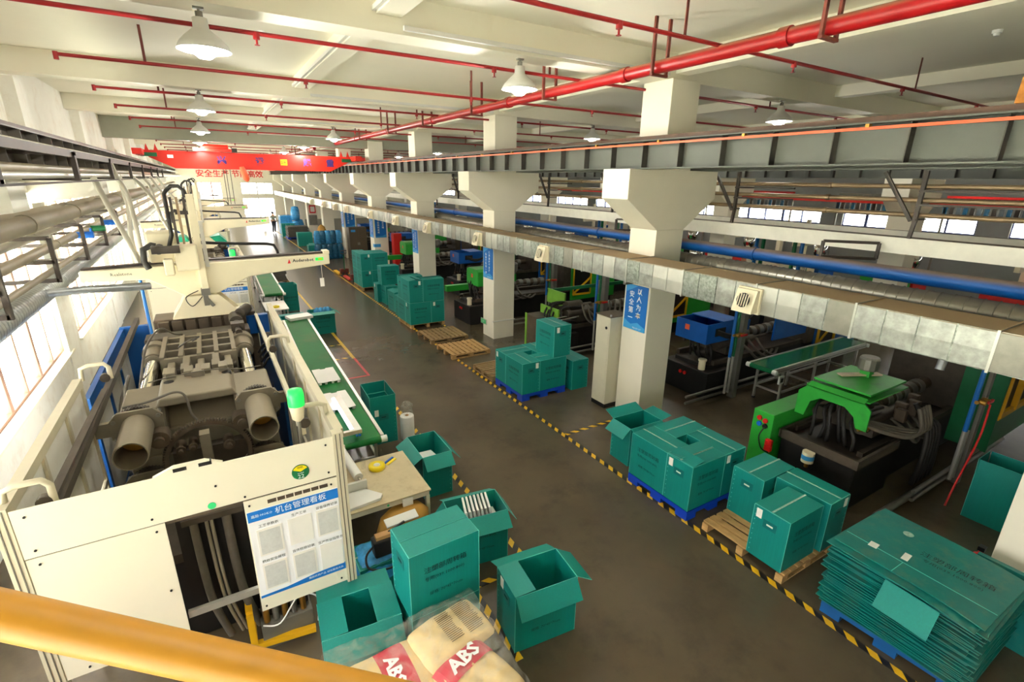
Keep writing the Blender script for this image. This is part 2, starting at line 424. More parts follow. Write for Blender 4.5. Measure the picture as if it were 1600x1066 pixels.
wn = [0]
PANE = {}
def window(axis, c, a0, a1, z0, z1, nx, rows, m, label):
    wn[0] += 1
    root = bpy.data.objects.new('window_%d' % wn[0], None); C.objects.link(root)
    base = V(c, (a0+a1)/2, z0) if axis == 'x' else V((a0+a1)/2, c, z0)
    root.location = base; WL[root.name] = base
    struct(root, label)
    mb = MB(); t = .05
    def bx(p0, p1, q0, q1, d):
        if axis == 'x': mb.box(c-d, c+d, p0, p1, q0, q1)
        else: mb.box(p0, p1, c-d, c+d, q0, q1)
    bx(a0, a1, z0, z0+t, .05); bx(a0, a1, z1-t, z1, .05)
    for i in range(nx+1):
        p = a0+(a1-a0)*i/nx; wd = .035 if i % 2 else .06
        bx(max(a0, p-wd), min(a1, p+wd), z0, z1, .045)
    for r in rows: bx(a0, a1, r-.03, r+.03, .045)
    mb.build('window_frame', m, root)
    zs = [z0]+list(rows)+[z1]
    for i in range(nx):
        for z, zz in zip(zs, zs[1:]):
            p, q = a0+(a1-a0)*i/nx, a0+(a1-a0)*(i+1)/nx
            key = (axis, round(q-p, 3), round(zz-z, 3))
            if key not in PANE:
                b = MB(); hw, hh = (q-p)/2-.03, (zz-z)/2-.02
                if axis == 'x': b.box(-.004, .004, -hw, hw, -hh, hh)
                else: b.box(-hw, hw, -.004, .004, -hh, hh)
                PANE[key] = b.mesh('pane', 'glass')
            ctr = V(c, (p+q)/2, (z+zz)/2) if axis == 'x' else V((p+q)/2, c, (z+zz)/2)
            put('pane', PANE[key], root, ctr-base)
    sb = MB()
    if axis == 'x' and c < 0: sb.box(c+.06, XL+.06, a0-.05, a1+.05, z0-.03, z0+.012); sb.build('window_sill', 'plaster', root)
for h in left_holes: window('x', XL-.17, *h, 6, [3.0], 'window_frame_pink', 'tall sliding window with pinkish frames in the left wall')
for h in right_holes: window('x', XR+.12, *h, 5, [], 'window_frame_blue', 'blue framed window in the distant right wall')
window('y', YF+.12, *far_holes[0], 3, [2.6], 'window_frame_pink', 'bright window in the end wall')
window('y', YF+.12, *far_holes[1], 4, [], 'aluminium', 'bright glazed doorway in the end wall')
window('y', YF+.12, *far_holes[2], 4, [], 'aluminium', 'bright window over the doorway in the end wall')

# columns with corbels (right row of the aisle), X 6.9-7.6
def column(x0, x1, y0, corb, far=False):
    y1 = y0+.66
    mb = MB()
    mb.box(x0, x1, y0, y1, 0, 3.74)
    mb.prism([(x0, 3.74), (x1, 3.74), (x1+corb, 4.28), (x1+corb, 4.77), (x0-corb, 4.77), (x0-corb, 4.28)], y0, y1, 'y')
    mb.box(x0+.02, x1, y0, y1, 4.77, 6.2)
    o = mb.build('column', 'plaster', bevel=.008)
    return o
for k in range(-2, 10):
    o = column(6.9, 7.6, .4+6*k, .77)
    struct(o, 'white concrete column with flared corbel beside the aisle')
for k in range(-2, 10):
    o = column(17.1, 17.8, .4+6*k, .7); struct(o, 'white concrete column in the far machine bay')
for k in range(-2, 10):   # half columns on the left wall
    y0 = .4+6*k+.65; mb = MB()
    mb.box(XL, XL+.03, y0-.25, y0+.6, 0, 3.5); mb.box(XL, XL+.22, y0, y0+.6, 4.6, 6.2)
    mb.prism([(XL+.0, 4.0), (XL+.0, 4.6), (-1.66, 4.6), (-1.66, 4.16)], y0, y0+.6, 'y')
    struct(mb.build('column', 'wall_left_paint'), 'white wall pier with bracket carrying the left crane track')

# ceiling beams
for k in range(-2, 10):
    y0 = .52+6*k
    o = MB().box(XL, XR, y0, y0+.4, 6.2 if k != 4 else 5.86, ZC).build('ceiling_beam', 'ceiling_paint' if k != 4 else 'grey_beam_paint')
    struct(o, 'cream concrete ceiling beam crossing the hall' if k != 4 else 'grey deeper ceiling beam crossing the hall')
for x in (2.2, 7.25, 12.2, 17.45, 21.8):
    o = MB().box(x-.15, x+.15, YN, YF, 6.38 if x not in (7.25, 17.45) else 6.3, ZC).build('ceiling_beam', 'ceiling_paint')
    struct(o, 'cream ceiling rib running the length of the hall')
# white cable trunking on beams
for k in range(0, 5):
    y0 = .45+6*k
    tag(MB().box(2.36, 6.9, y0-.0, y0+.05, 6.24, 6.29).build('cable_trunking', 'lamp_white'), 'thin white cable trunking on ceiling beam, number %d from the viewer' % (k+1) if False else ['thin white cable trunking on the nearest ceiling beam', 'thin white cable trunking on the second ceiling beam', 'thin white cable trunking on the third ceiling beam', 'thin white cable trunking on the fourth ceiling beam', 'thin white cable trunking on the grey ceiling beam'][k], 'trunking')
tag(MB().box(2.0, 2.045, 1, 50, 6.4, 6.45).build('cable_trunking', 'lamp_white'), 'long white cable trunking along the ceiling rib above the machines', 'trunking')

# slogan on the end wall
sg = thing('wall_slogan', 'red Chinese slogan lettering on the white end wall under the crane', 'sign', (2.9, YF-.02, 4.6))
text('安全生产 节能高效', .75, 'print_red', sg, (2.9, YF-.02, 4.75), '-y', bold=.012)

# floor tapes
def tape(x0, x1, y0, y1, m, label, cat='floor tape', group=None):
    return tag(MB().box(x0, x1, y0, y1, .0005, .004).build('floor_tape', m), label, cat, group)
tape(5.15, 5.23, -2.0, 58, 'hazard_y', 'long yellow and black floor tape along the right edge of the aisle')
tape(2.79, 2.87, 4.2, 10.8, 'hazard_y', 'yellow and black floor tape left of the aisle beside the nearest machine')
tape(2.79, 2.87, 12.7, 30, 'tape_yellow', 'thin worn yellow floor tape left of the aisle further back')
tape(2.0, 2.08, 3.1, 4.12, 'hazard_y', 'short hazard tape running toward the viewer beside the lone open carton')
tape(5.24, 6.88, 6.55, 6.63, 'hazard_x', 'short hazard tape from the aisle line to the cabinet column')
tape(2.0, 2.87, 4.12, 4.2, 'hazard_x', 'short hazard tape between the open cartons in the foreground')
tape(2.35, 2.78, 12.78, 12.86, 'hazard_x', 'short hazard tape by the conveyor end')
tape(2.2, 2.78, 14.0, 14.06, 'hazard_x', 'short hazard tape under the carton at the far conveyor end')
tape(2.81, 2.87, 11.3, 12.7, 'tape_red', 'red floor tape along the aisle near the conveyor')
tape(2.3, 2.8, 11.3, 11.36, 'tape_red', 'short red floor tape reaching toward the conveyor')
tape(-1.1, -.98, 2.6, 4.4, 'tape_red', 'red floor tape under the white machine guard')
tape(7.6, 7.68, .98, 2.1, 'hazard_y', 'hazard tape strip behind the stack of flattened cartons')
tape(6.16, 6.24, 12.2, 15.0, 'hazard_y', 'hazard tape strip behind the empty wooden pallets')

# ================================================================== OVERHEAD
def lamp(x, y, label, power=LAMP_W):
    t = thing('high_bay_lamp', label, 'lamp', (x, y, 5.8), 0, 'high bay lamps under the ceiling beams')
    if 'shade' not in TX:
        a = MB(); a.lathe([(.04,.30),(.07,.3),(.075,.21),(.1,.185),(.17,.125),(.225,.065),(.26,.0),(.25,.0),(.215,.06),(.16,.115),(.09,.17),(.05,.18)], 24); TX['shade'] = a.mesh('lamp_shade', 'lamp_white')
        a = MB(); a.lathe([(0,-.08),(.06,-.07),(.11,-.03),(.12,.02),(.1,.07),(.05,.14),(.0,.16)], 16); TX['bulb'] = a.mesh('bulb', 'lamp_glow')
        a = MB(); a.cyl((0,0,.29),(0,0,.36),.035); a.cyl((0,0,.36),(0,0,.4),.012); a.box(-.05,.05,-.03,.03,.38,.4); TX['stem'] = a.mesh('hanger', 'steel_grey')
    put('lamp_shade', TX['shade'], t); put('bulb', TX['bulb'], t); put('hanger', TX['stem'], t)
    l = bpy.data.lights.new('lamp_light', 'POINT'); l.energy = power; l.color = (1, .97, .9); l.shadow_soft_size = .1
    lo = bpy.data.objects.new('lamp_light', l); C.objects.link(lo); lo.parent = t; lo.location = (0, 0, -.2)
ordn = ['nearest', 'second', 'third', 'fourth', 'fifth', 'sixth', 'seventh', 'eighth']
for i, k in enumerate(range(1, 8)):
    lamp(.25, .72+6*k, ordn[i]+' high bay lamp in the row above the left machines')
for i, k in enumerate(range(1, 8)):
    if k in (2,): continue
    lamp(4.15, .72+6*k, {0: 'nearest high bay lamp over the aisle beside the red main pipe', 2: 'high bay lamp over the aisle beyond the second column', 3: 'high bay lamp over the aisle just before the grey beam', 4: 'high bay lamp over the aisle past the grey beam', 5: 'far high bay lamp over the aisle behind the crane', 6: 'farthest high bay lamp over the aisle by the end wall'}[i])
for i, k in enumerate(range(1, 6)): lamp(10.5, .72+6*k, ordn[i]+' high bay lamp of the inner row in the right bay', LAMP_W*.25)
for i, k in enumerate(range(1, 6)): lamp(14.6, .72+6*k, ordn[i]+' high bay lamp of the outer row in the right bay', LAMP_W*.25)
lamp(.25, .72, 'high bay lamp above the viewer on the left row', LAMP_W*.3)
lamp(21.5, 6.72, 'nearest high bay lamp beyond the far columns', LAMP_W*.5); lamp(21.5, 18.72, 'second high bay lamp beyond the far columns', LAMP_W*.5)

# sprinkler branch pipes
sprY = [4.4, 7.02, 9.72, 12.75, 15.7, 18.7, 21.7, 24.6, 29.5, 33, 36.5, 40, 44, 48]
names = ['first', 'second', 'third', 'fourth', 'fifth', 'sixth', 'seventh', 'eighth', 'ninth', 'tenth', 'eleventh', 'twelfth', 'thirteenth', 'fourteenth']
for i, y in enumerate(sprY):
    x0 = -1.42 if i > 1 else -2.4
    t = thing('sprinkler_pipe', 'thin dark red sprinkler pipe across the ceiling, %s counted from the viewer' % names[i], 'pipe', (x0, y, 6.1), 0, 'sprinkler branch pipes')
    mb = MB(); mb.cyl((x0, y, 6.1), (16.2, y, 6.1), .024, n=8); mb.cyl((x0, y, 6.13), (x0, y, 6.03), .03, n=8); mb.build('pipe', 'dark_red_pipe', t)
    for x in (x0+1.0, 4.9, 10.6):
        MB().bar((x, y+.03, 6.1), (x, y+.03, 6.6), .035, .012).build('hanger', 'rust_steel', t)
    for x in [x0+3.2+3.1*j for j in range(6)]:
        mb = MB(); mb.cyl((x, y, 6.11), (x, y, 6.04), .035, n=8); mb.cyl((x, y, 6.04), (x, y, 5.99), .012, n=6); mb.cyl((x, y, 5.985), (x, y, 5.98), .03, n=8)
        mb.build('sprinkler_head', 'dark_red_pipe', t)
# red main pipe
t = thing('red_main_pipe', 'thick red sprinkler main running the length of the aisle', 'pipe', (5.5, 10, 6.0))
mb = MB(); mb.cyl((5.5, -6, 6.03), (5.5, 25, 6.03), .082, n=20); mb.build('pipe', 'red_pipe', t)
for y in (3.6, 6.0, 9.3, 13.2, 17, 21): MB().cyl((5.5, y-.06, 6.03), (5.5, y+.06, 6.03), .1, n=20).build('coupling', 'red_pipe', t)
for y in (3.15, 5.35, 7.9, 10.7, 13.6, 16.6, 20, 24.7):
    mb = MB()
    for s in (-.13, .13): mb.bar((5.5+s, y, 5.93), (5.5+s, y, 6.6 if not (y % 6 > .4 and y % 6 < 1) else 6.2), .045, .03)
    mb.bar((5.35, y, 5.925), (5.65, y, 5.925), .045, .03)
    mb.build('hanger_bracket', 'rust_steel', t)
t = thing('red_main_pipe', 'distant red sprinkler main continuing behind the crane', 'pipe', (5.5, 40, 6.0))
MB().cyl((5.5, 29.5, 6.03), (5.5, 58, 6.03), .082, n=14).build('pipe', 'red_pipe', t)
for y in range(31, 57, 4):
    mb = MB(); [mb.bar((5.5+s, y, 5.93), (5.5+s, y, 6.6), .045, .03) for s in (-.13, .13)]; mb.bar((5.35, y, 5.925), (5.65, y, 5.925), .045, .03); mb.build('hanger_bracket', 'rust_steel', t)
# smoke detectors
for i, (x, y) in enumerate(((1.1, 9.1), (2.9, 5.2), (9.6, 3.2))):
    mb = MB(); mb.cyl((x, y, 6.6), (x, y, 6.56), .06, .055); mb.cyl((x, y, 6.56), (x, y, 6.53), .04, .03)
    tag(mb.build('smoke_detector', 'white_plastic'), ['small white smoke detector on the ceiling left of the rib', 'small white smoke detector on the ceiling near the top centre', 'small white smoke detector on the right bay ceiling'][i], 'detector')

# crane runway on the right (on the corbels)
def runway(x, y0, y1, label, stiff, cond=True, dark=False, side=-1, dz=0.):
    t = thing('crane_runway_beam', label, 'crane track', (x, (y0+y1)/2, 4.77))
    mb = MB()
    mb.box(x-.13, x+.13, y0, y1, 4.772+dz, 4.792+dz); mb.box(x-.008, x+.008, y0, y1, 4.79+dz, 5.2+dz); mb.box(x-.12, x+.12, y0, y1, 5.2+dz, 5.218+dz)
    mb.build('girder', 'runway_grey' if not dark else 'track_grey', t)
    MB().box(x-.035, x+.035, y0, y1, 5.218+dz, 5.28+dz).build('rail', 'rail_brown', t)
    sb = MB().box(-.058, .058, -.006, .006, 0, .40).mesh('stiffener', 'runway_dark' if not dark else 'track_grey')
    for y in stiff: put('stiffener', sb, t, V(x+side*.068, y, 4.793+dz)-WL[t.name])
    if cond:
        MB().box(x+side*.135-.014, x+side*.135+.014, y0, y1, 5.135, 5.165).build('conductor_rail', 'conductor_orange', t)
        clip = MB().box(-.03, .03, -.02, .02, 0, .035).mesh('conductor_clip', 'brass')
        y = y0+1
        while y < 30: put('conductor_clip', clip, t, V(x+side*.13, y, 5.16)-WL[t.name]); y += 1.5
    return t
runway(6.45, -8.5, 60, 'grey steel crane track with orange conductor on the right corbels', [.35+.75*i for i in range(0, 78)])
runway(8.05, -8.5, 60, 'grey steel crane track of the next bay behind the columns', [.35+.75*i for i in range(0, 60)], cond=False, side=1)
runway(16.75, -8.5, 60, 'distant grey crane track on the far column row', [.35+.75*i for i in range(0, 50)], cond=False)
mb = MB(); mb.prism([(6.37, 5.28), (6.53, 5.28), (6.5, 5.5), (6.4, 5.5)], 1.72, 1.86, 'y')
tag(mb.build('end_stop', 'rusty_yellow'), 'rusty yellow end stop block on the right crane rail', 'end stop')
runway(-1.85, 2.0, 60, 'dark steel crane track on the left wall brackets', [2.4+.75*i for i in range(0, 60)], cond=False, dark=True, side=1, dz=-.16)

# overhead crane
def crane(xa, xb, y, lab, glyphs=True):
    t = thing('overhead_crane', lab, 'crane', ((xa+xb)/2, y, 5.28))
    mb = MB()
    mb.prism([(xa+.05, 5.5), (xa+.05, 5.31), (xa+.2, 5.31), (xa+.3, 5.22), (xa+1.1, 4.83), (xb-1.1, 4.83), (xb-.3, 5.22), (xb-.2, 5.31), (xb-.05, 5.31), (xb-.05, 5.5)], y-.16, y+.16, 'y')
    mb.build('girder', 'crane_red', t, bevel=.01)
    for x in (xa, xb):
        mb = MB(); mb.box(x-.16, x+.16, y-1.1, y+1.1, 5.3, 5.52); mb.build('end_carriage', 'crane_red', t, bevel=.015)
        for s in (-.9, .9): MB().cyl((x-.06, y+s, 5.36), (x+.06, y+s, 5.36), .08).build('wheel', 'steel_dark', t)
        d = 1 if x == xa else -1
        MB().box(x+d*.35-.22, x+d*.35+.22, y-.3, y-.17, 5.26, 5.4).build('motor', 'green_pipe', t)
        for s in (.25, .55): MB().prism([(x+d*s-.07, 5.5), (x+d*s+.07, 5.5), (x+d*s, 5.75)], y-.1, y-.06, 'y').build('bracket', 'crane_red', t)
    mb = MB(); mb.box(.0, 1.5, y-.5, y+.5, 5.52, 5.62); mb.cyl((.25, y-.2, 5.68), (1.25, y-.2, 5.68), .12); mb.build('hoist_trolley', 'crane_red', t)
    for x in (.05, 1.45): MB().box(x-.1, x+.1, y-.55, y-.35, 5.5, 5.66).build('trolley_box', 'steel_dark', t)
    MB().box(xa+.9, xa+1.1, y-.175, y-.162, 5.22, 5.34).build('label_plate', 'paper', t)
    for x, g in zip((.95, 2.4, 4.35, 5.35), '兴运起重'):
        text(g, .34, 'print_purple', t, (x, y-.165, 5.17), '-y', bold=.012)
    MB().box(3.22, 3.5, y-.175, y-.162, 5.05, 5.3).build('load_plate', 'machine_yellow', t)
    text('2.8t', .15, 'print_black', t, (3.36, y-.18, 5.17), '-y')
    mb = MB(); [mb.cyl((x, y-.1, 5.5), (x, y-.1, 3.4), .012, n=6) for x in (.95, 1.05, 1.2)]; mb.build('hoist_rope', 'steel_dark', t)
    mb = MB(); mb.tube([(1.65, y-.25, 4.95), (1.7, y-.25, 4.75), (1.78, y-.25, 4.45), (1.82, y-.25, 4.35)], [.09, .13, .13, .05], 12); mb.build('hook_block', 'machine_yellow' if False else 'conductor_orange', t)
crane(-1.85, 6.45, 25.5, 'red single-girder overhead crane spanning the hall with Chinese letters')
t = thing('overhead_crane', 'red overhead crane far back in the right bay', 'crane', (12, 31, 5.28))
MB().box(8.2, 16.6, 30.85, 31.15, 5.3, 5.7).build('girder', 'crane_red', t)
for x in (8.2, 16.6): MB().box(x-.15, x+.15, 30, 32, 5.3, 5.55).build('end_carriage', 'crane_red', t)
for x in (8.6, 9.2): MB().prism([(x-.1, 5.5), (x+.1, 5.5), (x, 5.85)], 30.95, 31.05, 'y').build('bracket', 'crane_red', t)
t = thing('red_pipe_beam', 'long red pipe beam fixed along the far column row', 'beam', (17.88, 14, 4.2))
MB().box(17.81, 17.95, -6, 45, 4.05, 4.2).build('beam', 'crane_red', t)

# rectangular galvanised duct with vents along the columns
def duct():
    t = thing('rectangular_air_duct', 'long galvanised square air duct with round vents fixed along the columns', 'duct', (6.57, 20, 2.87))
    y = .2; i = 0
    rnd = random.Random(3)
    xa, xb, z0, z1 = 6.25, 6.895, 2.87, 3.27
    while y < 56:
        L = 1.24 if y < 24.0 else 2.6
        if 23.9 < y < 25.0: y = 25.0
        m = rnd.choice(['galvanised', 'galvanised_bright', 'galvanised', 'galvanised_mottled']) if y < 14 else 'galvanised_bright'
        s = MB().box(xa, xb, y, y+L-.012, z0, z1).build('duct_section', m, t)
        if y < 24:
            for j in range(4):
                ya, yb = y+L*j/4, y+L*(j+1)/4-.012
                MB().prism([(xa, z0+.004), (xa, z1-.004), (xa-.007, z1-.012), (xa-.012, (z0+z1)/2), (xa-.007, z0+.012)], ya+.004, yb, 'y').build('side_panel', rnd.choice(['galvanised', 'galvanised_bright', 'galvanised_dull', 'galvanised_mottled', 'galvanised']) if y < 14 else rnd.choice(['galvanised_bright', 'galvanised']), s)
        MB().box(xa-.018, xb, y-.018, y+.006, z0-.014, z1+.014).build('flange', 'galvanised_bright', t)
        y += L; i += 1
    for j, y in enumerate((3.98, 8.93, 12.0, 15.6, 18.8, 22.2, 26.5, 29, 32, 36)):
        v = MB(); v.box(6.2, 6.25, y-.17, y+.17, z0-.0, z1-.05); v.prism([(6.2, z0+.02), (6.2, z1-.07), (6.15, z1-.07), (6.07, z0+.05), (6.07, z0+.02)], y-.15, y+.15, 'y')
        o = v.build('vent', 'cream_paint', t)
        r = MB(); c = V(6.1, y, z0+.185); nrm = V(-.26, 0, .075).normalized()
        nrm = V(-.97, 0, .25); a = V(0, 1, 0); b = V(.25, 0, .97)
        ring = [c+nrm*.022+(math.cos(q*PI/8)*a*.1+math.sin(q*PI/8)*b*.1) for q in range(16)]
        r.add(ring, [tuple(range(16))]); r.build('vent_opening', 'machine_black_deep', o)
        s = MB()
        for q in range(-2, 3): s.bar(c+nrm*.03+a*q*.036-b*.085, c+nrm*.03+a*q*.036+b*.085, .012, .01)
        s.build('vent_slats', 'cream_paint', o)
    for y in (6.45, 12.45, 18.45): MB().box(6.3, 6.9, y, y+.06, 2.8, 2.865).build('support_bracket', 'steel_grey', t)
duct()

# blue water main and spiral duct behind the columns
t = thing('blue_water_main', 'dusty blue water pipe running behind the columns', 'pipe', (7.92, 20, 3.33))
MB().cyl((7.92, -8, 3.43), (7.92, 56, 3.43), .1, n=18).build('pipe', 'blue_pipe', t)
for y in (1.5, 5.1, 9.1, 13.1, 17.1, 21.1): MB().cyl((7.92, y-.02, 3.43), (7.92, y+.02, 3.43), .118, n=18).build('pipe_clamp', 'blue_pipe', t)
t = thing('spiral_duct', 'round spiral-seam steel duct below the blue water pipe', 'duct', (7.86, 20, 2.9))
mb = MB(); mb.cyl((7.86, -8, 3.12), (7.86, 56, 3.12), .165, n=20); mb.build('pipe', 'spiral_steel', t)
rg = MB(); rg.lathe([(.165, -.008), (.175, 0), (.165, .008)], 20, axis='y'); rg = rg.mesh('seam_ring', 'spiral_steel')
y = .2
while y < 20: put('seam_ring', rg, t, V(7.86, y, 3.12)-WL[t.name]); y += .14
# white cable tray beam
t = thing('cable_tray', 'dusty white steel cable tray behind the columns', 'cable tray', (8.6, 20, 3.64))
MB().box(8.5, 8.72, -8, 56, 3.63, 3.84).build('tray', 'tray_white', t)
MB().box(8.46, 8.76, -8, 56, 3.84, 3.86).build('tray_lid', 'tray_white', t)
# three conduits with hanger frames
for i, z in enumerate((4.56, 4.38, 4.18)):
    t = thing('steel_conduit', ['upper', 'middle', 'lower'][i]+' of three brown steel conduits below the crane track behind the columns', 'conduit', (8.5, 20, z-.03), 0, 'steel conduits behind the columns')
    MB().cyl((8.5, -8, z), (8.5, 56, z), .034, n=12).build('pipe', 'brown_conduit', t)
    for y in (1.7, 4.4, 7.4, 10.6, 13.4, 16.4): MB().cyl((8.5, y-.03, z), (8.5, y+.03, z), .046, n=12).build('coupling', 'brown_conduit', t)
k = 0
for y in (6.0, 3.15, 9.3, 12.0, 15.3, 18.0):
    t = thing('conduit_support', ['V-shaped steel strut frame right of the nearest corbel holding the conduits', 'V-shaped steel strut frame at the upper right below the crane track', 'steel strut frame holding the conduits between the first two columns', 'steel strut frame right of the second corbel', 'steel strut frame between the second and third columns', 'steel strut frame right of the third corbel'][k], 'bracket', (8.5, y, 3.7)); k += 1
    MB().bar((8.45, y, 4.77), (8.45, y, 4.08), .05, .05).build('post', 'steel_dark', t)
    MB().bar((8.45, y+.5, 4.75), (8.45, y+.05, 4.1), .045, .045).build('strut', 'steel_dark', t)
    MB().bar((8.45, y, 4.08), (8.45, y+.02, 3.86), .045, .045).build('foot', 'steel_dark', t)
    for z in (4.51, 4.33, 4.13): MB().box(8.4, 8.75, y-.02, y+.02, z-.02, z).build('arm', 'steel_dark', t)
    MB().bar((8.4, y-1.1, 4.5), (8.4, y, 4.5), .03, .03).build('rung', 'steel_dark', t); MB().bar((8.4, y-1.1, 4.32), (8.4, y, 4.32), .03, .03).build('rung', 'steel_dark', t)
# square loop brackets on the blue pipe + valve loops
k = 0
for y in (4.05, 8.6, 14.6, 20.6):
    t = thing('pipe_bracket', ['square steel pipe bracket above the blue pipe right of the nearest column', 'square steel pipe bracket above the blue pipe left of the nearest column', 'square steel pipe bracket above the blue pipe past the second column', 'square steel pipe bracket above the blue pipe past the third column'][k], 'bracket', (7.95, y, 3.5)); k += 1
    mb = MB()
    for p, q in (((7.95, y, 3.53), (7.95, y, 3.76)), ((7.95, y, 3.76), (8.42, y-.55, 3.76)), ((8.42, y-.55, 3.76), (8.42, y-.55, 3.53)), ((8.42, y-.55, 3.53), (7.95, y, 3.53))): mb.bar(p, q, .04, .04)
    mb.build('frame', 'steel_dark', t)
    for c, dz, dx in (('green_pipe', 3.8, .55), ('blue_pipe_clean', 3.68, .42)):
        mb = MB(); mb.tube([(8.9, y+1.6-dx+.5, 2.7), (8.9, y+1.6-dx+.5, dz-.05), (8.9, y+1.6-dx+.45, dz), (8.9, y+.75+dx-.3, dz), (8.9, y+.7+dx-.3, dz-.05), (8.9, y+.7+dx-.3, 2.7)], .035, 8)
        tag(mb.build('valve_loop_pipe', c), [['green', 'blue'][c[0] == 'b']+' pipe loop beside the square bracket '+w for w in ('right of the nearest column', 'left of the nearest column', 'past the second column', 'past the third column')][k-1], 'pipe')
# vertical drop pipes in the machine bay
def drop(x, y, label, zt=2.85):
    t = thing('drop_pipes', label, 'pipe', (x, y, 0))
    MB().cyl((x, y, 1.0), (x, y, zt), .032, n=10).build('blue_drop_pipe', 'blue_pipe_clean', t)
    MB().cyl((x+.12, y, 1.0), (x+.12, y, zt), .032, n=10).build('green_drop_pipe', 'green_pipe', t)
    for d in (0, .12): MB().cyl((x+d, y, .15), (x+d, y, 1.0), .028, n=8).build('lower_pipe', 'aluminium', t)
    MB().box(x+.24, x+.38, y-.05, y+.09, 0, zt).build('channel_post', 'steel_grey', t)
    mb = MB(); mb.cyl((x-.03, y-.03, 1.5), (x+.32, y-.03, 1.5), .03, n=8); mb.cyl((x+.05, y-.05, 1.5), (x+.05, y-.12, 1.5), .04, n=8); mb.cyl((x+.18, y-.05, 1.5), (x+.18, y-.12, 1.5), .04, n=8)
    mb.build('valve_set', 'brass', t)
    MB().box(x+.1, x+.3, y-.14, y-.11, 1.48, 1.52).build('valve_handle', 'red_plastic', t)
    mb = MB(); mb.cyl((x-1.2, y+.05, .16), (x+2.5, y+.05, .16), .03, n=8); mb.cyl((x-1.2, y+.05, .3), (x+2.5, y+.05, .3), .03, n=8); mb.build('floor_pipe', 'steel_grey', t)
drop(9.25, 6.15, 'blue and green drop pipes on a steel post beside the blue machine')
drop(9.5, 2.2, 'blue drop pipe with brass valve beside the nearest green machine')
drop(8.6, 9.85, 'blue and green drop pipes just left of the nearest column')
drop(9.2, 13.0, 'blue and green drop pipes right of the second column')
drop(9.3, 17.2, 'blue and green drop pipes left of the second column')
drop(9.3, 24.2, 'blue and green drop pipes left of the third column')
# ================================================================== CARTONS
def join_text(lines, m):
    vs = []; fs = []
    for s, size, x, z in lines:
        me = text_me(s, size, m, .0)
        o = len(vs)
        vs += [(v.co.x+x, 0, v.co.y+z) for v in me.vertices]; fs += [[i+o for i in p.vertices] for p in me.polygons]
    me = bpy.data.meshes.new('lettering'); me.from_pydata(vs, [], fs); me.materials.append(MATS[m]); return me
CM = {}
def cm(key, fn):
    if key not in CM: CM[key] = fn()
    return CM[key]
def flap_mesh(w, l):
    def f():
        t = .005; mb = MB()
        mb.add([(-w/2,0,0),(w/2,0,0),(w/2,l,0),(-w/2,l,0),(-w/2,0,t),(w/2,0,t),(w/2,l,t),(-w/2,l,t)], [(0,3,2,1),(4,5,6,7)], 0)
        mb.add([(-w/2,0,0),(w/2,0,0),(w/2,l,0),(-w/2,l,0),(-w/2,0,t),(w/2,0,t),(w/2,l,t),(-w/2,l,t)], [(0,1,5,4),(1,2,6,5),(2,3,7,6),(3,0,4,7)], 1)
        return mb.mesh('flap', ['teal_board', 'teal_edge'])
    return cm(('flap', round(w,3), round(l,3)), f)
def body_mesh(sx, sy, h):
    def f():
        mb = MB(); t = .006; x, y = sx/2, sy/2
        # outer + inner shells, rim in a lighter edge colour
        mb.add([(-x,-y,0),(x,-y,0),(x,y,0),(-x,y,0),(-x,-y,h),(x,-y,h),(x,y,h),(-x,y,h)], [(0,3,2,1),(0,1,5,4),(1,2,6,5),(2,3,7,6),(3,0,4,7)], 0)
        a, b = x-t, y-t
        mb.add([(-a,-b,t),(a,-b,t),(a,b,t),(-a,b,t),(-a,-b,h),(a,-b,h),(a,b,h),(-a,b,h)], [(0,1,2,3),(4,5,1,0),(5,6,2,1),(6,7,3,2),(7,4,0,3)], 0)
        mb.add([(-x,-y,h),(x,-y,h),(x,y,h),(-x,y,h),(-a,-b,h),(a,-b,h),(a,b,h),(-a,b,h)], [(0,1,5,4),(1,2,6,5),(2,3,7,6),(3,0,4,7)], 1)
        # scuffed pale corner edges
        for sx_, sy_ in ((-1,-1),(1,-1),(1,1),(-1,1)):
            e = .0025; mb.box(sx_*x-e, sx_*x+e, sy_*y-e, sy_*y+e, .004, h-.002, 1)
        me = mb.mesh('body', ['teal_board', 'teal_edge'])
        return me
    return cm(('body', sx, sy, h), f)
LET = None
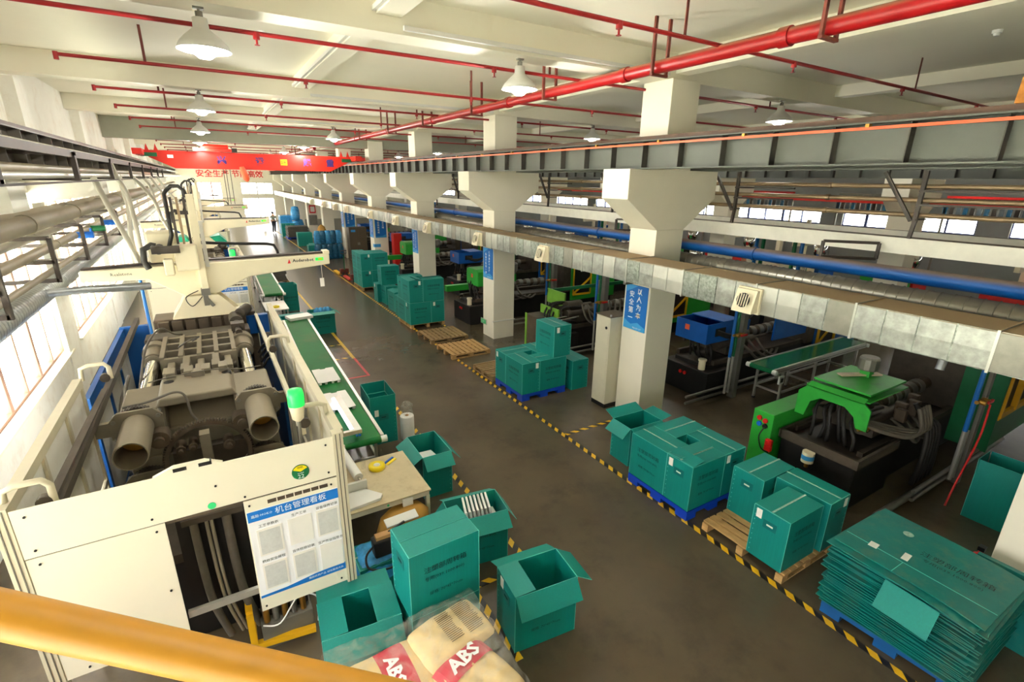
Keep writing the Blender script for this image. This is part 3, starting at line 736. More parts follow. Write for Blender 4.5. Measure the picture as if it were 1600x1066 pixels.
def carton(label, x, y, z=0., rot=0., sx=.70, sy=.45, h=.70, fl=None, sticker=None, txt='fb', group='teal cartons', light_handle=False, tape=True, detail=True, seam=0.):
    """long side along local X; fl = dict of flap angles: f(-y) b(+y) l(-x) r(+x), 0 closed .. 90 upright .. 250 hanging"""
    global LET
    t = thing('turnover_carton', label, 'carton', (x, y, z), math.radians(rot), group)
    put('body', body_mesh(sx, sy, h), t)
    fl = {'f': seam, 'b': seam*.5} if fl is None else fl
    for k, a in fl.items():
        w, l = (sx-.012, sy/2-.002) if k in 'fb' else (sy-.012, sy/2-.002)
        hx, hy, rz = {'f': (0, -sy/2, 0), 'b': (0, sy/2, PI), 'l': (-sx/2, 0, -PI/2), 'r': (sx/2, 0, PI/2)}[k]
        o = put('flap', flap_mesh(w, l), t, (hx, hy, h+.0015+(.006 if k in 'fb' and ('l' in fl or 'r' in fl) and a < 30 else 0)))
        o.rotation_euler = (Matrix.Rotation(rz, 3, 'Z') @ Matrix.Rotation(math.radians(a), 3, 'X')).to_euler()
    if detail:
        if LET is None:
            LET = join_text([('注塑部周转箱', .072, 0, .07), ('专用(039.1000.800)', .05, -.01, -.03), ('规格: 70*45*70cm', .045, 0, -.2)], 'print_ink')
        for c in txt:
            d = -1 if c == 'f' else 1
            o = put('lettering', LET, t, (0, d*(sy/2+.0035), h*.60), (0, 0, 0 if d < 0 else PI))
        patch = cm(('patch',), lambda: MB().box(-.002, .002, -.085, .085, -.055, .055).mesh('handle_patch', 'teal_patch'))
        slot = cm(('slot', light_handle), lambda: MB().box(-.0025, .0025, -.04, .04, -.011, .011).mesh('handle_slot', 'slot_daylight' if light_handle else 'slot_shade'))
        for s in (-1, 1):
            p = put('handle_patch', patch, t, (s*(sx/2+.001), 0, h*.74))
            put('handle_slot', slot, p, (s*.001, 0, .0))
        st = cm(('rivets', h), lambda: (lambda m: ([m.box(-.002, .002, -.004, .004, .06+i*(h-.12)/8, .075+i*(h-.12)/8) for i in range(9)], m.mesh('rivet_row', 'teal_edge'))[1])(MB()))
        for s in (-1, 1):
            tag(put('rivet_row', st, t, (s*(sx/2+.0005), sy/2-.03, 0)), kind='stuff')
        if tape and fl.get('f', 99) < 40:
            tp = cm(('tape', sx), lambda: MB().box(-sx/2, sx/2, -.012, .012, 0, .002).mesh('packing_tape', 'clear_tape'))
            put('packing_tape', tp, t, (0, 0, h+.015))
    if sticker:
        s, py = sticker
        sp = cm(('stick',), lambda: MB().box(-.002, .002, -.035, .035, -.06, .06).mesh('paper_label', 'paper'))
        put('paper_label', sp, t, (s*(sx/2+.002), py, h-.09))
    return t
def corner(x0, y0, long='x', **k):
    """place by front-left corner of an axis-aligned carton"""
    return (x0+.35, y0+.225, 0) if long == 'x' else (x0+.225, y0+.35, -90)

# ------------------------------------------------ pallets
SL = {}
def pallet(kind, label, x, y, w=1.16, d=1.16, rot=0., group='pallets', n=9):
    t = thing('wooden_pallet' if kind.startswith('pallet_wood') else 'plastic_pallet', label, 'pallet', (x, y, 0), math.radians(rot), group)
    def part(nm, *b):
        key = (nm, kind, tuple(round(v, 3) for v in b))
        if key not in SL: SL[key] = MB().box(*b).mesh(nm, kind)
        return SL[key]
    if kind.startswith('pallet_wood'):
        bw = d/n
        for i in range(n):
            yy = -d/2+bw*(i+.5)+random.uniform(-.006, .006)
            put('deck_slat', part('deck_slat', -w/2, w/2, -bw*.36, bw*.36, 0, .02), t, (0, yy, .11+random.uniform(-.002, .002)), (0, 0, random.uniform(-.008, .008)))
        for xx in (-w/2+.05, 0, w/2-.05):
            put('stringer', part('stringer', -.045, .045, -d/2, d/2, 0, .022), t, (xx, 0, .088))
            for yy in (-d/2+.06, 0, d/2-.06): put('block', part('block', -.045, .045, -.06, .06, 0, .07), t, (xx, yy, .018))
            put('bottom_slat', part('bottom_slat', -.045, .045, -d/2, d/2, 0, .018), t, (xx, 0, 0))
    else:
        mb = MB(); mb.box(-w/2, w/2, -d/2, d/2, .125, .15); put('deck', mb.mesh('deck', kind), t)
        for i, xx in enumerate((-w/2+.1, 0, w/2-.1)):
            for j, yy in enumerate((-d/2+.1, 0, d/2-.1)):
                put('foot', part('foot', -.1, .1, -.1, .1, 0, .125), t, (xx, yy, 0))
        for s in (-1, 1):
            put('side_rim', part('side_rim', -w/2, w/2, -.02, .02, .085, .15), t, (0, s*(d/2-.018), 0)); put('side_rim', part('side_rim', -.02, .02, -d/2, d/2, .085, .15), t, (s*(w/2-.018), 0, 0))
    return t

# ---- foreground left cluster
carton('open teal carton standing alone on the aisle floor in the foreground', 2.405, 3.375, 0, -6.4, fl={'f': 232, 'b': 205, 'l': 4, 'r': 212}, sticker=(-1, .1))
t = carton('closed teal carton stacked above the foreground sacks, large lettering in front', 1.42, 3.68, .705, 2, fl={'f': 0, 'b': 1.5}, sticker=None, tape=False)
carton('teal carton carrying the closed lettered carton, mostly hidden', 1.42, 3.68, 0, 2, fl={'f': 0, 'b': 0}, txt='', group='teal cartons', tape=False)
carton('open teal carton below the notice board with both short flaps folded in', .695, 3.83, 0, -5, fl={'l': 2, 'r': 1, 'b': 186, 'f': 215}, txt='')
carton('open teal carton holding white moulded parts in the foreground', 2.35, 4.68, 0, -8, fl={'f': 218, 'l': 232, 'b': 210, 'r': 236}, txt='fb')
carton('open teal carton right of the worktable with one white part inside', 2.42, 6.38, 0, -91, fl={'r': 222, 'f': 212, 'b': 228}, txt='')
t = carton('tall open teal carton beside the green conveyor', 2.21, 8.3, 0, -92, fl={'f': 89, 'b': 90, 'l': 89, 'r': 90}, txt='', sticker=(1, -.12))
# ---- cartons at the far conveyor end
carton('open teal carton catching parts at the far end of the conveyor', 1.78, 15.1, 0, 3, fl={'f': 200, 'b': 180, 'l': 230}, txt='')
carton('open teal carton with blue plastic bags beside the far conveyor end', 2.6, 15.55, 0, 2, fl={'f': 190, 'r': 215}, txt='f')
carton('tall open teal carton by the second machine with plastic inside', 2.15, 18.95, 0, 4, sx=.52, sy=.5, fl={'f': 89, 'b': 90, 'l': 89, 'r': 90}, txt='f')

# ---- right side, pinwheel load on blue pallet (near)
pallet('pallet_blue', 'bright blue plastic pallet under the pinwheel of four cartons nearest the column', 5.77, 4.3)
x0, y0, z = 5.2, 3.73, .151
def pin(lab, a, z, **k):
    x, y, r = a; return carton(lab, x, y, z, r, **k)
pin('teal carton at the front corner of the near blue pallet, top flap lifted', corner(x0, y0, 'x'), z, fl={'f': 0, 'b': 5, 'l': 12}, sticker=(-1, .15), light_handle=True, group='cartons on the near blue pallet')
pin('teal carton at the left rear of the near blue pallet with lettering toward the aisle', corner(x0, y0+.455, 'y'), z, seam=1., group='cartons on the near blue pallet')
pin('teal carton at the right front of the near blue pallet beside the green machine', corner(x0+.705, y0, 'y'), z, sticker=(1, -.15), group='cartons on the near blue pallet')
pin('teal carton at the rear of the near blue pallet with shiny tape', corner(x0+.46, y0+.705, 'x'), z, group='cartons on the near blue pallet', seam=2.)
carton('open teal carton between the near blue pallet and the cabinet column', 5.83, 5.4, 0, -2, fl={'f': 205, 'l': 222, 'b': 160, 'r': 170}, txt='b')

# ---- wooden pallet with three cartons
pallet('pallet_wood', 'wooden pallet with three taped cartons beside the hazard tape', 5.82, 2.93, 1.16, 1.12, 90, n=8)
x0, z = 5.24, .131
carton('teal carton at the front of the wooden pallet with white paper label', x0+.37, 2.62, z, 0, sticker=(-1, .15), light_handle=True, group='cartons on the loaded wooden pallet', seam=1.)
carton('teal carton at the rear left of the wooden pallet, next to the blue pallet', 6.14, 3.29, z, 0, light_handle=True, group='cartons on the loaded wooden pallet', fl={'f': 2, 'b': 1})
carton('teal carton at the right of the wooden pallet wrapped with silver tape', 6.27, 2.70, z, -90, group='cartons on the loaded wooden pallet', sticker=(1, .15), sx=.70)

# ---- pinwheel load on second blue pallet
pallet('pallet_blue', 'bright blue plastic pallet under the cartons left of the grey cabinet', 5.86, 8.8)
x0, y0, z = 5.29, 8.24, .151
g = 'cartons on the second blue pallet'
pin('teal carton at the front left of the second blue pallet', corner(x0, y0, 'y'), z, sticker=(1, .15), group=g)
pin('teal carton at the front right of the second blue pallet, carrying another', corner(x0+.455, y0, 'x'), z, group=g)
pin('teal carton at the rear left of the second blue pallet', corner(x0, y0+.705, 'x'), z, sticker=(-1, .15), group=g)
pin('teal carton at the rear right of the second blue pallet', corner(x0+.705, y0+.46, 'y'), z, group=g)
carton('teal carton sitting on top of the second blue pallet load', 6.32, 8.6, .868, -90, sticker=(1, -.12), group=g)
carton('narrow teal carton on the floor right of the second blue pallet', 6.83, 8.55, 0, -90, group=g, sticker=None, seam=4.)
pallet('pallet_wood_old', 'old wooden pallet half hidden behind the second blue pallet', 5.75, 10.0, 1.0, 1.0, 0)
tag(MB().prism([(7.05, 0), (7.1, 0), (7.0, .95), (6.95, .95)], 9.05, 9.6, 'y').build('leaning_board', 'pallet_wood'), 'wooden board leaning behind the topmost carton of the second blue pallet', 'board')

# ---- empty wooden pallets
pallet('pallet_wood', 'empty wooden pallet nearest the second column', 5.63, 11.85, 1.05, 1.15, 90, n=8)
pallet('pallet_wood_old', 'empty wooden pallet next to the tall carton stack', 5.66, 13.35, 1.1, 1.2, 90, n=9)

# ---- two-layer stack left of the second column
pallet('pallet_wood', 'wooden pallet under the two-layer carton stack', 5.68, 15.15, 1.16, 1.2, 0)
g = 'cartons in the two-layer stack'
x0, y0 = 5.09, 14.55
for lay, z in ((0, .131), (1, .848)):
    w = ['lower', 'upper'][lay]
    o = {'fl': {'f': 6, 'b': 14}} if lay else {}
    if lay == 0:
        pin(w+' layer front left carton of the two-layer stack', corner(x0, y0, 'x'), z, group=g, sticker=(-1, .1))
        pin(w+' layer front right carton of the two-layer stack', corner(x0+.71, y0, 'y'), z, group=g, sticker=(1, -.12))
        pin(w+' layer rear left carton of the two-layer stack', corner(x0, y0+.46, 'y'), z, group=g)
    else:
        pin(w+' layer front left carton of the two-layer stack with open flap', corner(x0, y0, 'y'), z, group=g, sticker=(1, .12), **o)
        pin(w+' layer front right carton of the two-layer stack', corner(x0+.46, y0, 'x'), z, group=g, **o)
        pin(w+' layer rear carton of the two-layer stack', corner(x0+.02, y0+.71, 'x'), z, group=g, **o)
g = 'cartons along the aisle behind the two-layer stack'
carton('teal carton on the floor just behind the two-layer stack', 5.5, 16.25, .0, -90, group=g, sticker=(1, .12), seam=3.)
carton('second teal carton on the floor behind the two-layer stack', 5.55, 17.2, .0, -88, group=g, fl={'f': 8, 'b': 3})
carton('teal floor carton supporting another in the aisle row', 5.62, 18.35, .0, -90, group=g)
carton('teal floor carton left of the supporting one in the aisle row', 5.6, 18.85, .0, 0, group=g, sticker=(-1, .1))
carton('teal carton stacked on the aisle row, lettering facing front', 5.7, 18.55, .708, 0, group=g, sticker=None)
pallet('pallet_wood_old', 'wooden pallet under the tall carton block by the pallet trucks', 5.85, 21.6, 1.2, 1.4, 0)
g = 'cartons in the tall block by the pallet trucks'
for lay, z in ((0, .131), (1, .842)):
    w = ['lower', 'upper'][lay]
    carton(w+' front left carton of the tall block by the pallet trucks', 5.52, 21.3, z, -90, group=g, sticker=(1, .12))
    carton(w+' front right carton of the tall block by the pallet trucks', 6.1, 21.2, z, 0, group=g)
    carton(w+' rear left carton of the tall block by the pallet trucks', 5.52, 22.02, z, -90, group=g, sticker=(1, .12))
    carton(w+' rear right carton of the tall block by the pallet trucks', 6.1, 21.75, z, 0, group=g)

# ---- flattened carton stack
pallet('pallet_blue_dusty', 'dusty blue plastic pallet under the stack of flattened cartons', 5.86, 1.32, 1.1, 1.25, 3)
rnd = random.Random(11)
flat = MB(); w2, d2 = .54, .64
def flat_mesh(i):
    mb = MB(); nx = 6
    sag = .003*i
    vs = []; fs = []
    for k in range(nx+1):
        u = k/nx; yy = d2-2*d2*u
        dz = -sag*max(0, u-.55)**2*4
        for xx in (-w2, w2):
            for tz in (0, .011): vs.append((xx, yy, dz+tz))
    for k in range(nx):
        a = k*4; b = a+4
        fs += [(a+1, a+3, b+3, b+1), (a, b, b+2, a+2), (a, a+1, b+1, b), (a+2, b+2, b+3, a+3)]
    fs += [(0, 2, 3, 1), (nx*4, nx*4+1, nx*4+3, nx*4+2)]
    mb.add(vs, fs); return mb.mesh('flattened_carton', 'teal_flat')
FM = [flat_mesh(i) for i in range(19)]
N = 44
def ORD(n): return str(n)+('th' if 10 < n % 100 < 14 else {1: 'st', 2: 'nd', 3: 'rd'}.get(n % 10, 'th'))
zz = .152
for i in range(N):
    lab = 'flattened teal carton in the tall stack, %s from the pallet up' % ORD(i+1)
    if i == N-1: lab = 'topmost flattened teal carton of the stack, with paper labels and faint lettering'
    if i == N-2: lab = 'second flattened carton from the top of the stack, shifted toward the aisle'
    o = put('flattened_carton', FM[max(0, i-25)], None)
    dx, dy, a = rnd.uniform(-.035, .035), rnd.uniform(-.04, .04), rnd.uniform(-.05, .05)
    if i == N-1: dx, dy, a = .05, 0, -.02
    if i == N-2: dx, dy, a = -.05, .03, -.03
    o.location = (5.83+dx, 1.32+dy, zz); o.rotation_euler = (rnd.uniform(-.004, .004), rnd.uniform(-.004, .004), a)
    tag(o, lab, 'carton', 'flattened cartons in the stack'); zz += .0172
    if i == N-1:
        for px, py, sx_, sy_ in ((-.28, .38, .05, .04), (-.18, .12, .07, .03)):
            put('paper_label', MB().box(-sx_, sx_, -sy_, sy_, 0, .002).mesh('paper_label', 'paper'), o, (px, py, .012), (0, 0, .1))
        le = text_me('注塑部周转箱', .1, 'print_ink'); put('lettering', le, o, (.05, -.22, .0125), (0, 0, -1.5))
        le = text_me('专用(039.1000.800)', .06, 'print_ink'); put('lettering', le, o, (-.06, -.22, .0125), (0, 0, -1.5))
        put('packing_tape', MB().cyl((0,0,0), (0,0,.002), .05, n=10).mesh('packing_tape', 'clear_tape'), o, (.25, .28, .0125))
        put('crease', MB().box(-.004, .004, -d2, d2, 0, .0015).mesh('crease', 'teal_edge'), o, (-.3, 0, .0118)); put('crease', MB().box(-w2, -.3, -.003, .003, 0, .0015).mesh('crease', 'teal_edge'), o, (0, .1, .0118))
fz = zz-.06
o = MB().add([(5.245, 1.43, fz), (5.245, .98, fz-.02), (5.06, .97, fz-.24), (5.06, 1.42, fz-.22), (5.25, 1.43, fz+.004), (5.25, .98, fz-.016), (5.065, .97, fz-.236), (5.065, 1.42, fz-.216)], [(0,1,2,3),(4,7,6,5),(0,4,5,1),(1,5,6,2),(2,6,7,3),(3,7,4,0)]).build('loose_carton_flap', 'teal_board')
tag(o, 'bright teal loose flap hanging out of the stack of flattened cartons', 'carton flap')
carton('teal carton partly hidden behind the stack of flattened cartons', 7.15, -.15, 0, 90, sx=.7, txt='')
tag(MB().box(6.5, 6.56, .05, 1.1, .0, .86).build('standing_board', 'teal_flat'), 'teal carton board standing upright behind the flattened stack', 'board')
carton('open teal carton in the dark by the far right edge', 9.05, 1.45, 0, -90, fl={'f': 89, 'b': 88, 'l': 92, 'r': 100}, txt='', sticker=None)

# ---- far right row: wrapped bundles and pallets along the aisle
g = 'blue wrapped bundles by the brown cabinet'
def bundle(label, x, y, z, h, lie=0., m='blue_wrap_dark'):
    mb = MB(); n = 7
    rs = random.Random(int(x*100+y*10)); vs = []; fs = []
    for k in range(n):
        u = k/(n-1)
        for a in range(8):
            q = a*PI/4; r = .17*(1-.35*max(0, u-.75)*4)*rs.uniform(.9, 1.08)
            vs.append((r*1.15*math.cos(q), r*.8*math.sin(q), h*u))
    for k in range(n-1):
        for a in range(8): fs.append((k*8+a, k*8+(a+1)%8, (k+1)*8+(a+1)%8, (k+1)*8+a))
    fs += [tuple(range(7, -1, -1)), tuple(range((n-1)*8, n*8))]
    mb.add(vs, fs, 0, True)
    o = put('wrapped_bundle', mb.mesh('wrapped_bundle', m), None, (x, y, z), (0, lie, 0)); tag(o, label, 'bundle', g)
for i in range(5): bundle('front row blue wrapped bundle by the brown cabinet, %s from the aisle' % ordn[i].replace('nearest', 'first'), 5.4+.3*i, 30.6, 0, .85)
for i in range(5): bundle('upper blue wrapped bundle by the brown cabinet, %s from the aisle' % ordn[i].replace('nearest', 'first'), 5.4+.3*i, 30.85, .87, .75, m='blue_wrap_dark' if i % 2 else 'blue_wrap')
for i in range(5): bundle('rear row blue wrapped bundle by the brown cabinet, %s from the aisle' % ordn[i].replace('nearest', 'first'), 5.4+.3*i, 31.0, 0, .85)
for i in range(2): carton(['teal carton left of the blue wrapped bundles', 'teal carton behind the blue wrapped bundles'][i], 5.35+i*.2, 31.9+.6*i, 0, 0, group='cartons by the wrapped bundles', detail=False, fl={'f': 0, 'b': 0})
carton('single teal carton on the aisle before the dark sheet pallet', 5.75, 37.6, 0, 0, sx=.95, sy=.6, h=.9, detail=False, fl={'f': 0, 'b': 2}, group='cartons by the wrapped bundles')
carton('teal carton stacked by the column beyond the wrapped bundles', 6.4, 33.6, 0, 0, h=1.3, detail=False, fl={'f': 0, 'b': 2}, group='cartons by the wrapped bundles')
pallet('pallet_blue', 'blue pallet under the dark flat sheets far along the aisle', 5.95, 42.5, 1.5, 1.3)
for i in range(8):
    tag(MB().box(5.25+.03*(i%2), 6.75-.03*(i%3), 41.8, 43.2, .152+i*.1, .152+i*.1+.085).build('dark_sheet_bundle', 'dark_sheets'), '%s dark flat sheet bundle counted from the blue pallet upward' % ['first', 'second', 'third', 'fourth', 'fifth', 'sixth', 'seventh', 'eighth'][i], 'sheets', 'dark sheets on the far pallet')
for i in range(3): carton(['left', 'middle', 'right'][i]+' small teal carton in front of the pale blue wrapped goods', 5.25+.34*i, 44.2, 0, 0, sx=.3, sy=.6, h=1.0, detail=False, fl={'f': 0, 'b': 2}, group='small cartons far along the aisle')
tag(MB().box(5.2, 6.1, 45.2, 46.4, 0, 1.55).build('wrapped_pallet_load', 'blue_wrap', bevel=.05), 'pale blue film wrapped pallet load beside the standing person', 'pallet load')
for i, (x, y, z, h) in enumerate(((6.25, 44.5, 0, 1.2), (6.6, 44.9, 0, 1.3), (6.4, 45.2, 1.2, 1.1), (6.3, 44.7, 1.2, .9))):
    mb = MB(); mb.lathe([(.0, 0), (.3, .02), (.34, h*.3), (.33, h*.7), (.25, h*.95), (0, h)], 10)
    o = put('blue_bag', mb.mesh('blue_bag', 'blue_wrap'), None, (x, y, z)); tag(o, ['front left big blue bag on the far floor pile', 'front right big blue bag on the far floor pile', 'topmost big blue bag of the far pile', 'upper front big blue bag of the far pile'][i], 'bag', 'big blue bags')
tag(MB().box(6.15, 6.95, 34.8, 35.6, 0, .75).build('cardboard_box', 'cardboard', bevel=.01), 'brown cardboard box between the far columns', 'box')
mb = MB(); mb.lathe([(0, 0), (.3, .02), (.34, .3), (.22, .7), (.05, .85)], 10); o = put('brown_sack', mb.mesh('brown_sack', 'sack_brown'), None, (6.5, 35.2, .752)); tag(o, 'brown sack standing on the cardboard box between far columns', 'sack')

# ---- ABS sacks on pallet in the foreground
pallet('pallet_wood_old', 'wooden pallet under the plastic-wrapped resin sacks', .88, 2.72, 1.35, 1.1, 4)
def sack_mesh(L, W, H, band=None):
    mb = MB(); nx, ny = 24, 16
    for side in (1, -1):
        vs = []; fs = []; ms = []
        for i in range(nx+1):
            for j in range(ny+1):
                u, v = i/nx*2-1, j/ny*2-1
                e = max(0., (1-abs(u)**4)*(1-abs(v)**4))**.5
                px = 1-.05*abs(v)**3; py = 1-.04*abs(u)**3
                wob = .006*math.sin(9*u+4*v)+.005*math.sin(7*v-5*u)
                vs.append((u*L/2*px, v*W/2*py, H/2+side*(H/2*e**.8)+wob*e))
        for i in range(nx):
            for j in range(ny):
                a = i*(ny+1)+j; q = (a, a+ny+1, a+ny+2, a+1) if side > 0 else (a, a+1, a+ny+2, a+ny+1)
                fs.append(q); ms.append(1 if (band and band[0] <= i < band[1]) else 0)
        o = len(mb.v); mb.v += vs
        for q, mi in zip(fs, ms): mb.f.append([k+o for k in q]); mb.m.append(mi); mb.s.append(True)
    return mb.mesh('sack_body', ['sack_paper', 'sack_red'])
def sack(label, x, y, z, rot, L=.78, W=.44, H=.17, band=None, abs_at=None, fine=None, tilt=0.):
    t = thing('resin_sack', label, 'sack', (x, y, z), rot, 'resin sacks on the foreground pallet')
    t.rotation_euler = (0, tilt, rot)
    put('sack_body', cm(('sack', L, W, H, band), lambda: sack_mesh(L, W, H, band)), t)
    if abs_at is not None:
        put('lettering', text_me('ABS', .15, 'print_white', .006), t, (abs_at[0], abs_at[1], H+.012), (0, 0, abs_at[2]))
    if fine:
        for i, (a, b, wd, n, dx, dy) in enumerate(fine):
            mb = MB()
            for k in range(n): mb.box(a, a+wd*random.uniform(.82, 1), b-k*dy-.0035, b-k*dy+.0035, 0, .001)
            tag(put('small_print', mb.mesh('small_print', 'dark_print'), t, (0, 0, H+.012)), kind='stuff')
    return t
lay = ['bottom', 'second', 'third']
for l in range(3):
    z = .135+l*.19
    for i, (x, y, r) in enumerate(((.5, 2.72, PI/2), (1.0, 2.98, 0.), (1.0, 2.52, 0.))):
        if l % 2: x, y, r = ((1.3, 2.72, PI/2), (.78, 2.98, 0), (.78, 2.52, 0))[i]
        sack('tan resin sack in the %s layer, %s' % (lay[l], ['lying along the pallet end', 'at the rear side', 'at the front side'][i]), x, y, z, r, H=.185)
z = .135+3*.19
sack('top tan resin sack with red ABS band lying at the left of the pallet', .58, 2.92, z, .06, L=.95, W=.56, H=.16, band=(14, 20), abs_at=(.17, 0, -PI/2-.05))
sack('top tan resin sack covered in fine print at the rear right of the pallet', 1.28, 3.02, z+.06, .16, L=.66, W=.46, H=.17, fine=[(-.08, .15, .13, 16, 0, .019), (.09, .17, .16, 18, 0, .019)])
sack('top tan resin sack with pink band reading ABS nearest the aisle', 1.3, 2.55, z+.01, .32, L=.5, W=.62, H=.2, band=None, abs_at=None)
o = [c for c in bpy.data.objects if c.get('label', '').startswith('top tan resin sack with pink')][0]
mb = MB()
for i in range(10):
    u0, u1 = -.24+.048*i, -.24+.048*(i+1)
    def zz_(u, v): return .1+.1*max(0, (1-abs(u/.25)**4)*(1-abs(v/.31)**4))**.4+.01
    for v0, v1 in ((.07, .13), (.13, .19), (.19, .25), (.25, .28)):
        mb.add([(u0, v0, zz_(u0, v0)), (u1, v0, zz_(u1, v0)), (u1, v1, zz_(u1, v1)), (u0, v1, zz_(u0, v1))], [(0,1,2,3)], 0, True)
put('red_band', mb.mesh('red_band', 'sack_red'), o); put('lettering', text_me('ABS', .17, 'print_white', .006), o, (0, .165, .222))
# stretch film over the sacks
mb = MB(); nx, ny = 26, 20
rs = random.Random(5); vs = []; fs = []
hm = {}
for i in range(nx+1):
    for j in range(ny+1):
        u, v = i/nx*2-1, j/ny*2-1
        x = .93+u*.83; y = 2.74+v*.66
        edge = max(abs(u), abs(v))
        zt = .945 if edge < .82 else .945-(edge-.82)/.18*.5
        if u > .2 and v > -.1: zt += .06*(1 if edge < .8 else .3)
        zt += .03*math.sin(6*u+3*v)*math.sin(5*v-2*u)+rs.uniform(-.012, .012)
        sh = 1-.1*max(0, edge-.8)/.2
        vs.append((.93+(x-.93)*sh, 2.74+(y-2.74)*sh, zt+.02))
for i in range(nx):
    for j in range(ny):
        a = i*(ny+1)+j; fs.append((a, a+ny+1, a+ny+2, a+1))
mb.add(vs, fs, 0, True)
tag(mb.build('stretch_film', 'stretch_film'), 'crinkled clear stretch film draped over the resin sacks', 'plastic film')

# white moulded parts inside the open cartons
pm = MB(); pm.box(-.16, .16, -.006, .006, 0, .26); pm.box(-.16, -.14, -.02, .006, 0, .26); pm.box(.14, .16, -.02, .006, 0, .26); pm.box(-.16, .16, -.02, .006, .24, .26)
pm = pm.mesh('white_moulded_part', 'white_plastic')
for i in range(7):
    o = put('white_moulded_part', pm, None, (2.24+.05*i, 4.69-.007*i, .482), (-.15, .0, PI/2-.3)); tag(o, 'white moulded part standing in the open foreground carton, %s in the row' % ordn[i].replace('nearest', 'first'), 'plastic part', 'white parts in the open carton')
o = MB().box(-.3, .3, -.18, .18, 0, .12).build('white_padding', 'white_plastic'); o.location = (2.35, 4.68, .36); o.rotation_euler = (0, 0, math.radians(-8)); tag(o, 'white foam padding under the moulded parts in the foreground carton', 'padding')
o = MB().box(-.17, .17, -.26, .26, 0, .02).build('white_moulded_part', 'white_plastic'); o.location = (2.42, 6.33, .42); o.rotation_euler = (.1, .15, .2); tag(o, 'white moulded part lying in the carton right of the worktable', 'plastic part')
mb = MB(); mb.lathe([(0, 0), (.2, .02), (.24, .12), (.12, .2), (0, .22)], 9); o = put('plastic_bag', mb.mesh('plastic_bag', 'white_plastic'), None, (2.12, 18.95, .66)); tag(o, 'crumpled clear plastic bag in the tall open carton by the second machine', 'bag')
for i in range(4):
    mb = MB(); mb.lathe([(0, 0), (.1, .02), (.12, .1), (.05, .2), (0, .22)], 7); o = put('plastic_bag', mb.mesh('plastic_bag', 'blue_wrap'), None, (2.5+.11*i, 15.6, .56), (.2*(i-1), .1, i)); tag(o, 'pale blue plastic bag in the carton by the far conveyor end, %s from the left' % ordn[i].replace('nearest', 'first'), 'bag', 'blue bags in the carton')
# film roll by the tall carton
t = thing('film_roll', 'white stretch film roll with clear plastic bag standing on the aisle floor', 'film roll', (2.62, 7.95, 0))
mb = MB(); mb.lathe([(.035, 0), (.12, 0), (.125, .01), (.125, .44), (.12, .45), (.035, .45)], 20, WL[t.name]); mb.build('roll', 'white_plastic', t)
MB().cyl((2.62, 7.95, .0), (2.62, 7.95, .455), .035, hollow=.006).build('core', 'cardboard', t)
mb = MB(); mb.lathe([(.11, .455), (.12, .5), (.1, .6), (.12, .66), (.05, .72), (0, .7)], 11, WL[t.name]); mb.build('plastic_bag', 'stretch_film', t)
# ================================================================== LEFT MACHINE LINE
def gear_mesh(r, n, w=.06, m='cast_dark', hole=.72):
    mb = MB(); pts = []
    for i in range(n):
        a = 2*PI*i/n; d = 2*PI/n
        for f, rr in ((0, r), (.35, r), (.5, r*.955), (.85, r*.955)): pts.append((rr*math.cos(a+d*f), rr*math.sin(a+d*f)))
    k = len(pts)
    vs = [(p[0], -w/2, p[1]) for p in pts]+[(p[0], w/2, p[1]) for p in pts]
    inn = [(r*hole*math.cos(2*PI*i/k), r*hole*math.sin(2*PI*i/k)) for i in range(k)]
    vs += [(p[0], -w/2, p[1]) for p in inn]+[(p[0], w/2, p[1]) for p in inn]
    fs = []
    for i in range(k):
        j = (i+1) % k
        fs += [(i, j, k+j, k+i), (i, 2*k+i, 2*k+j, j), (2*k+i, 3*k+i, 3*k+j, 2*k+j), (k+i, k+j, 3*k+j, 3*k+i)]
    mb.add(vs, fs); return mb.mesh('gear', m)
def hose(name, pts, r, m, parent, n=8, sub=6):
    # smooth Catmull-Rom tube
    P = [Vector(p) for p in pts]; out = []
    for i in range(len(P)-1):
        p0, p1, p2, p3 = P[max(i-1, 0)], P[i], P[i+1], P[min(i+2, len(P)-1)]
        for k in range(sub):
            t = k/sub
            out.append(.5*((2*p1)+(-p0+p2)*t+(2*p0-5*p1+4*p2-p3)*t*t+(-p0+3*p1-3*p2+p3)*t**3))
    out.append(P[-1])
    return MB().tube(out, r, n).build(name, m, parent)

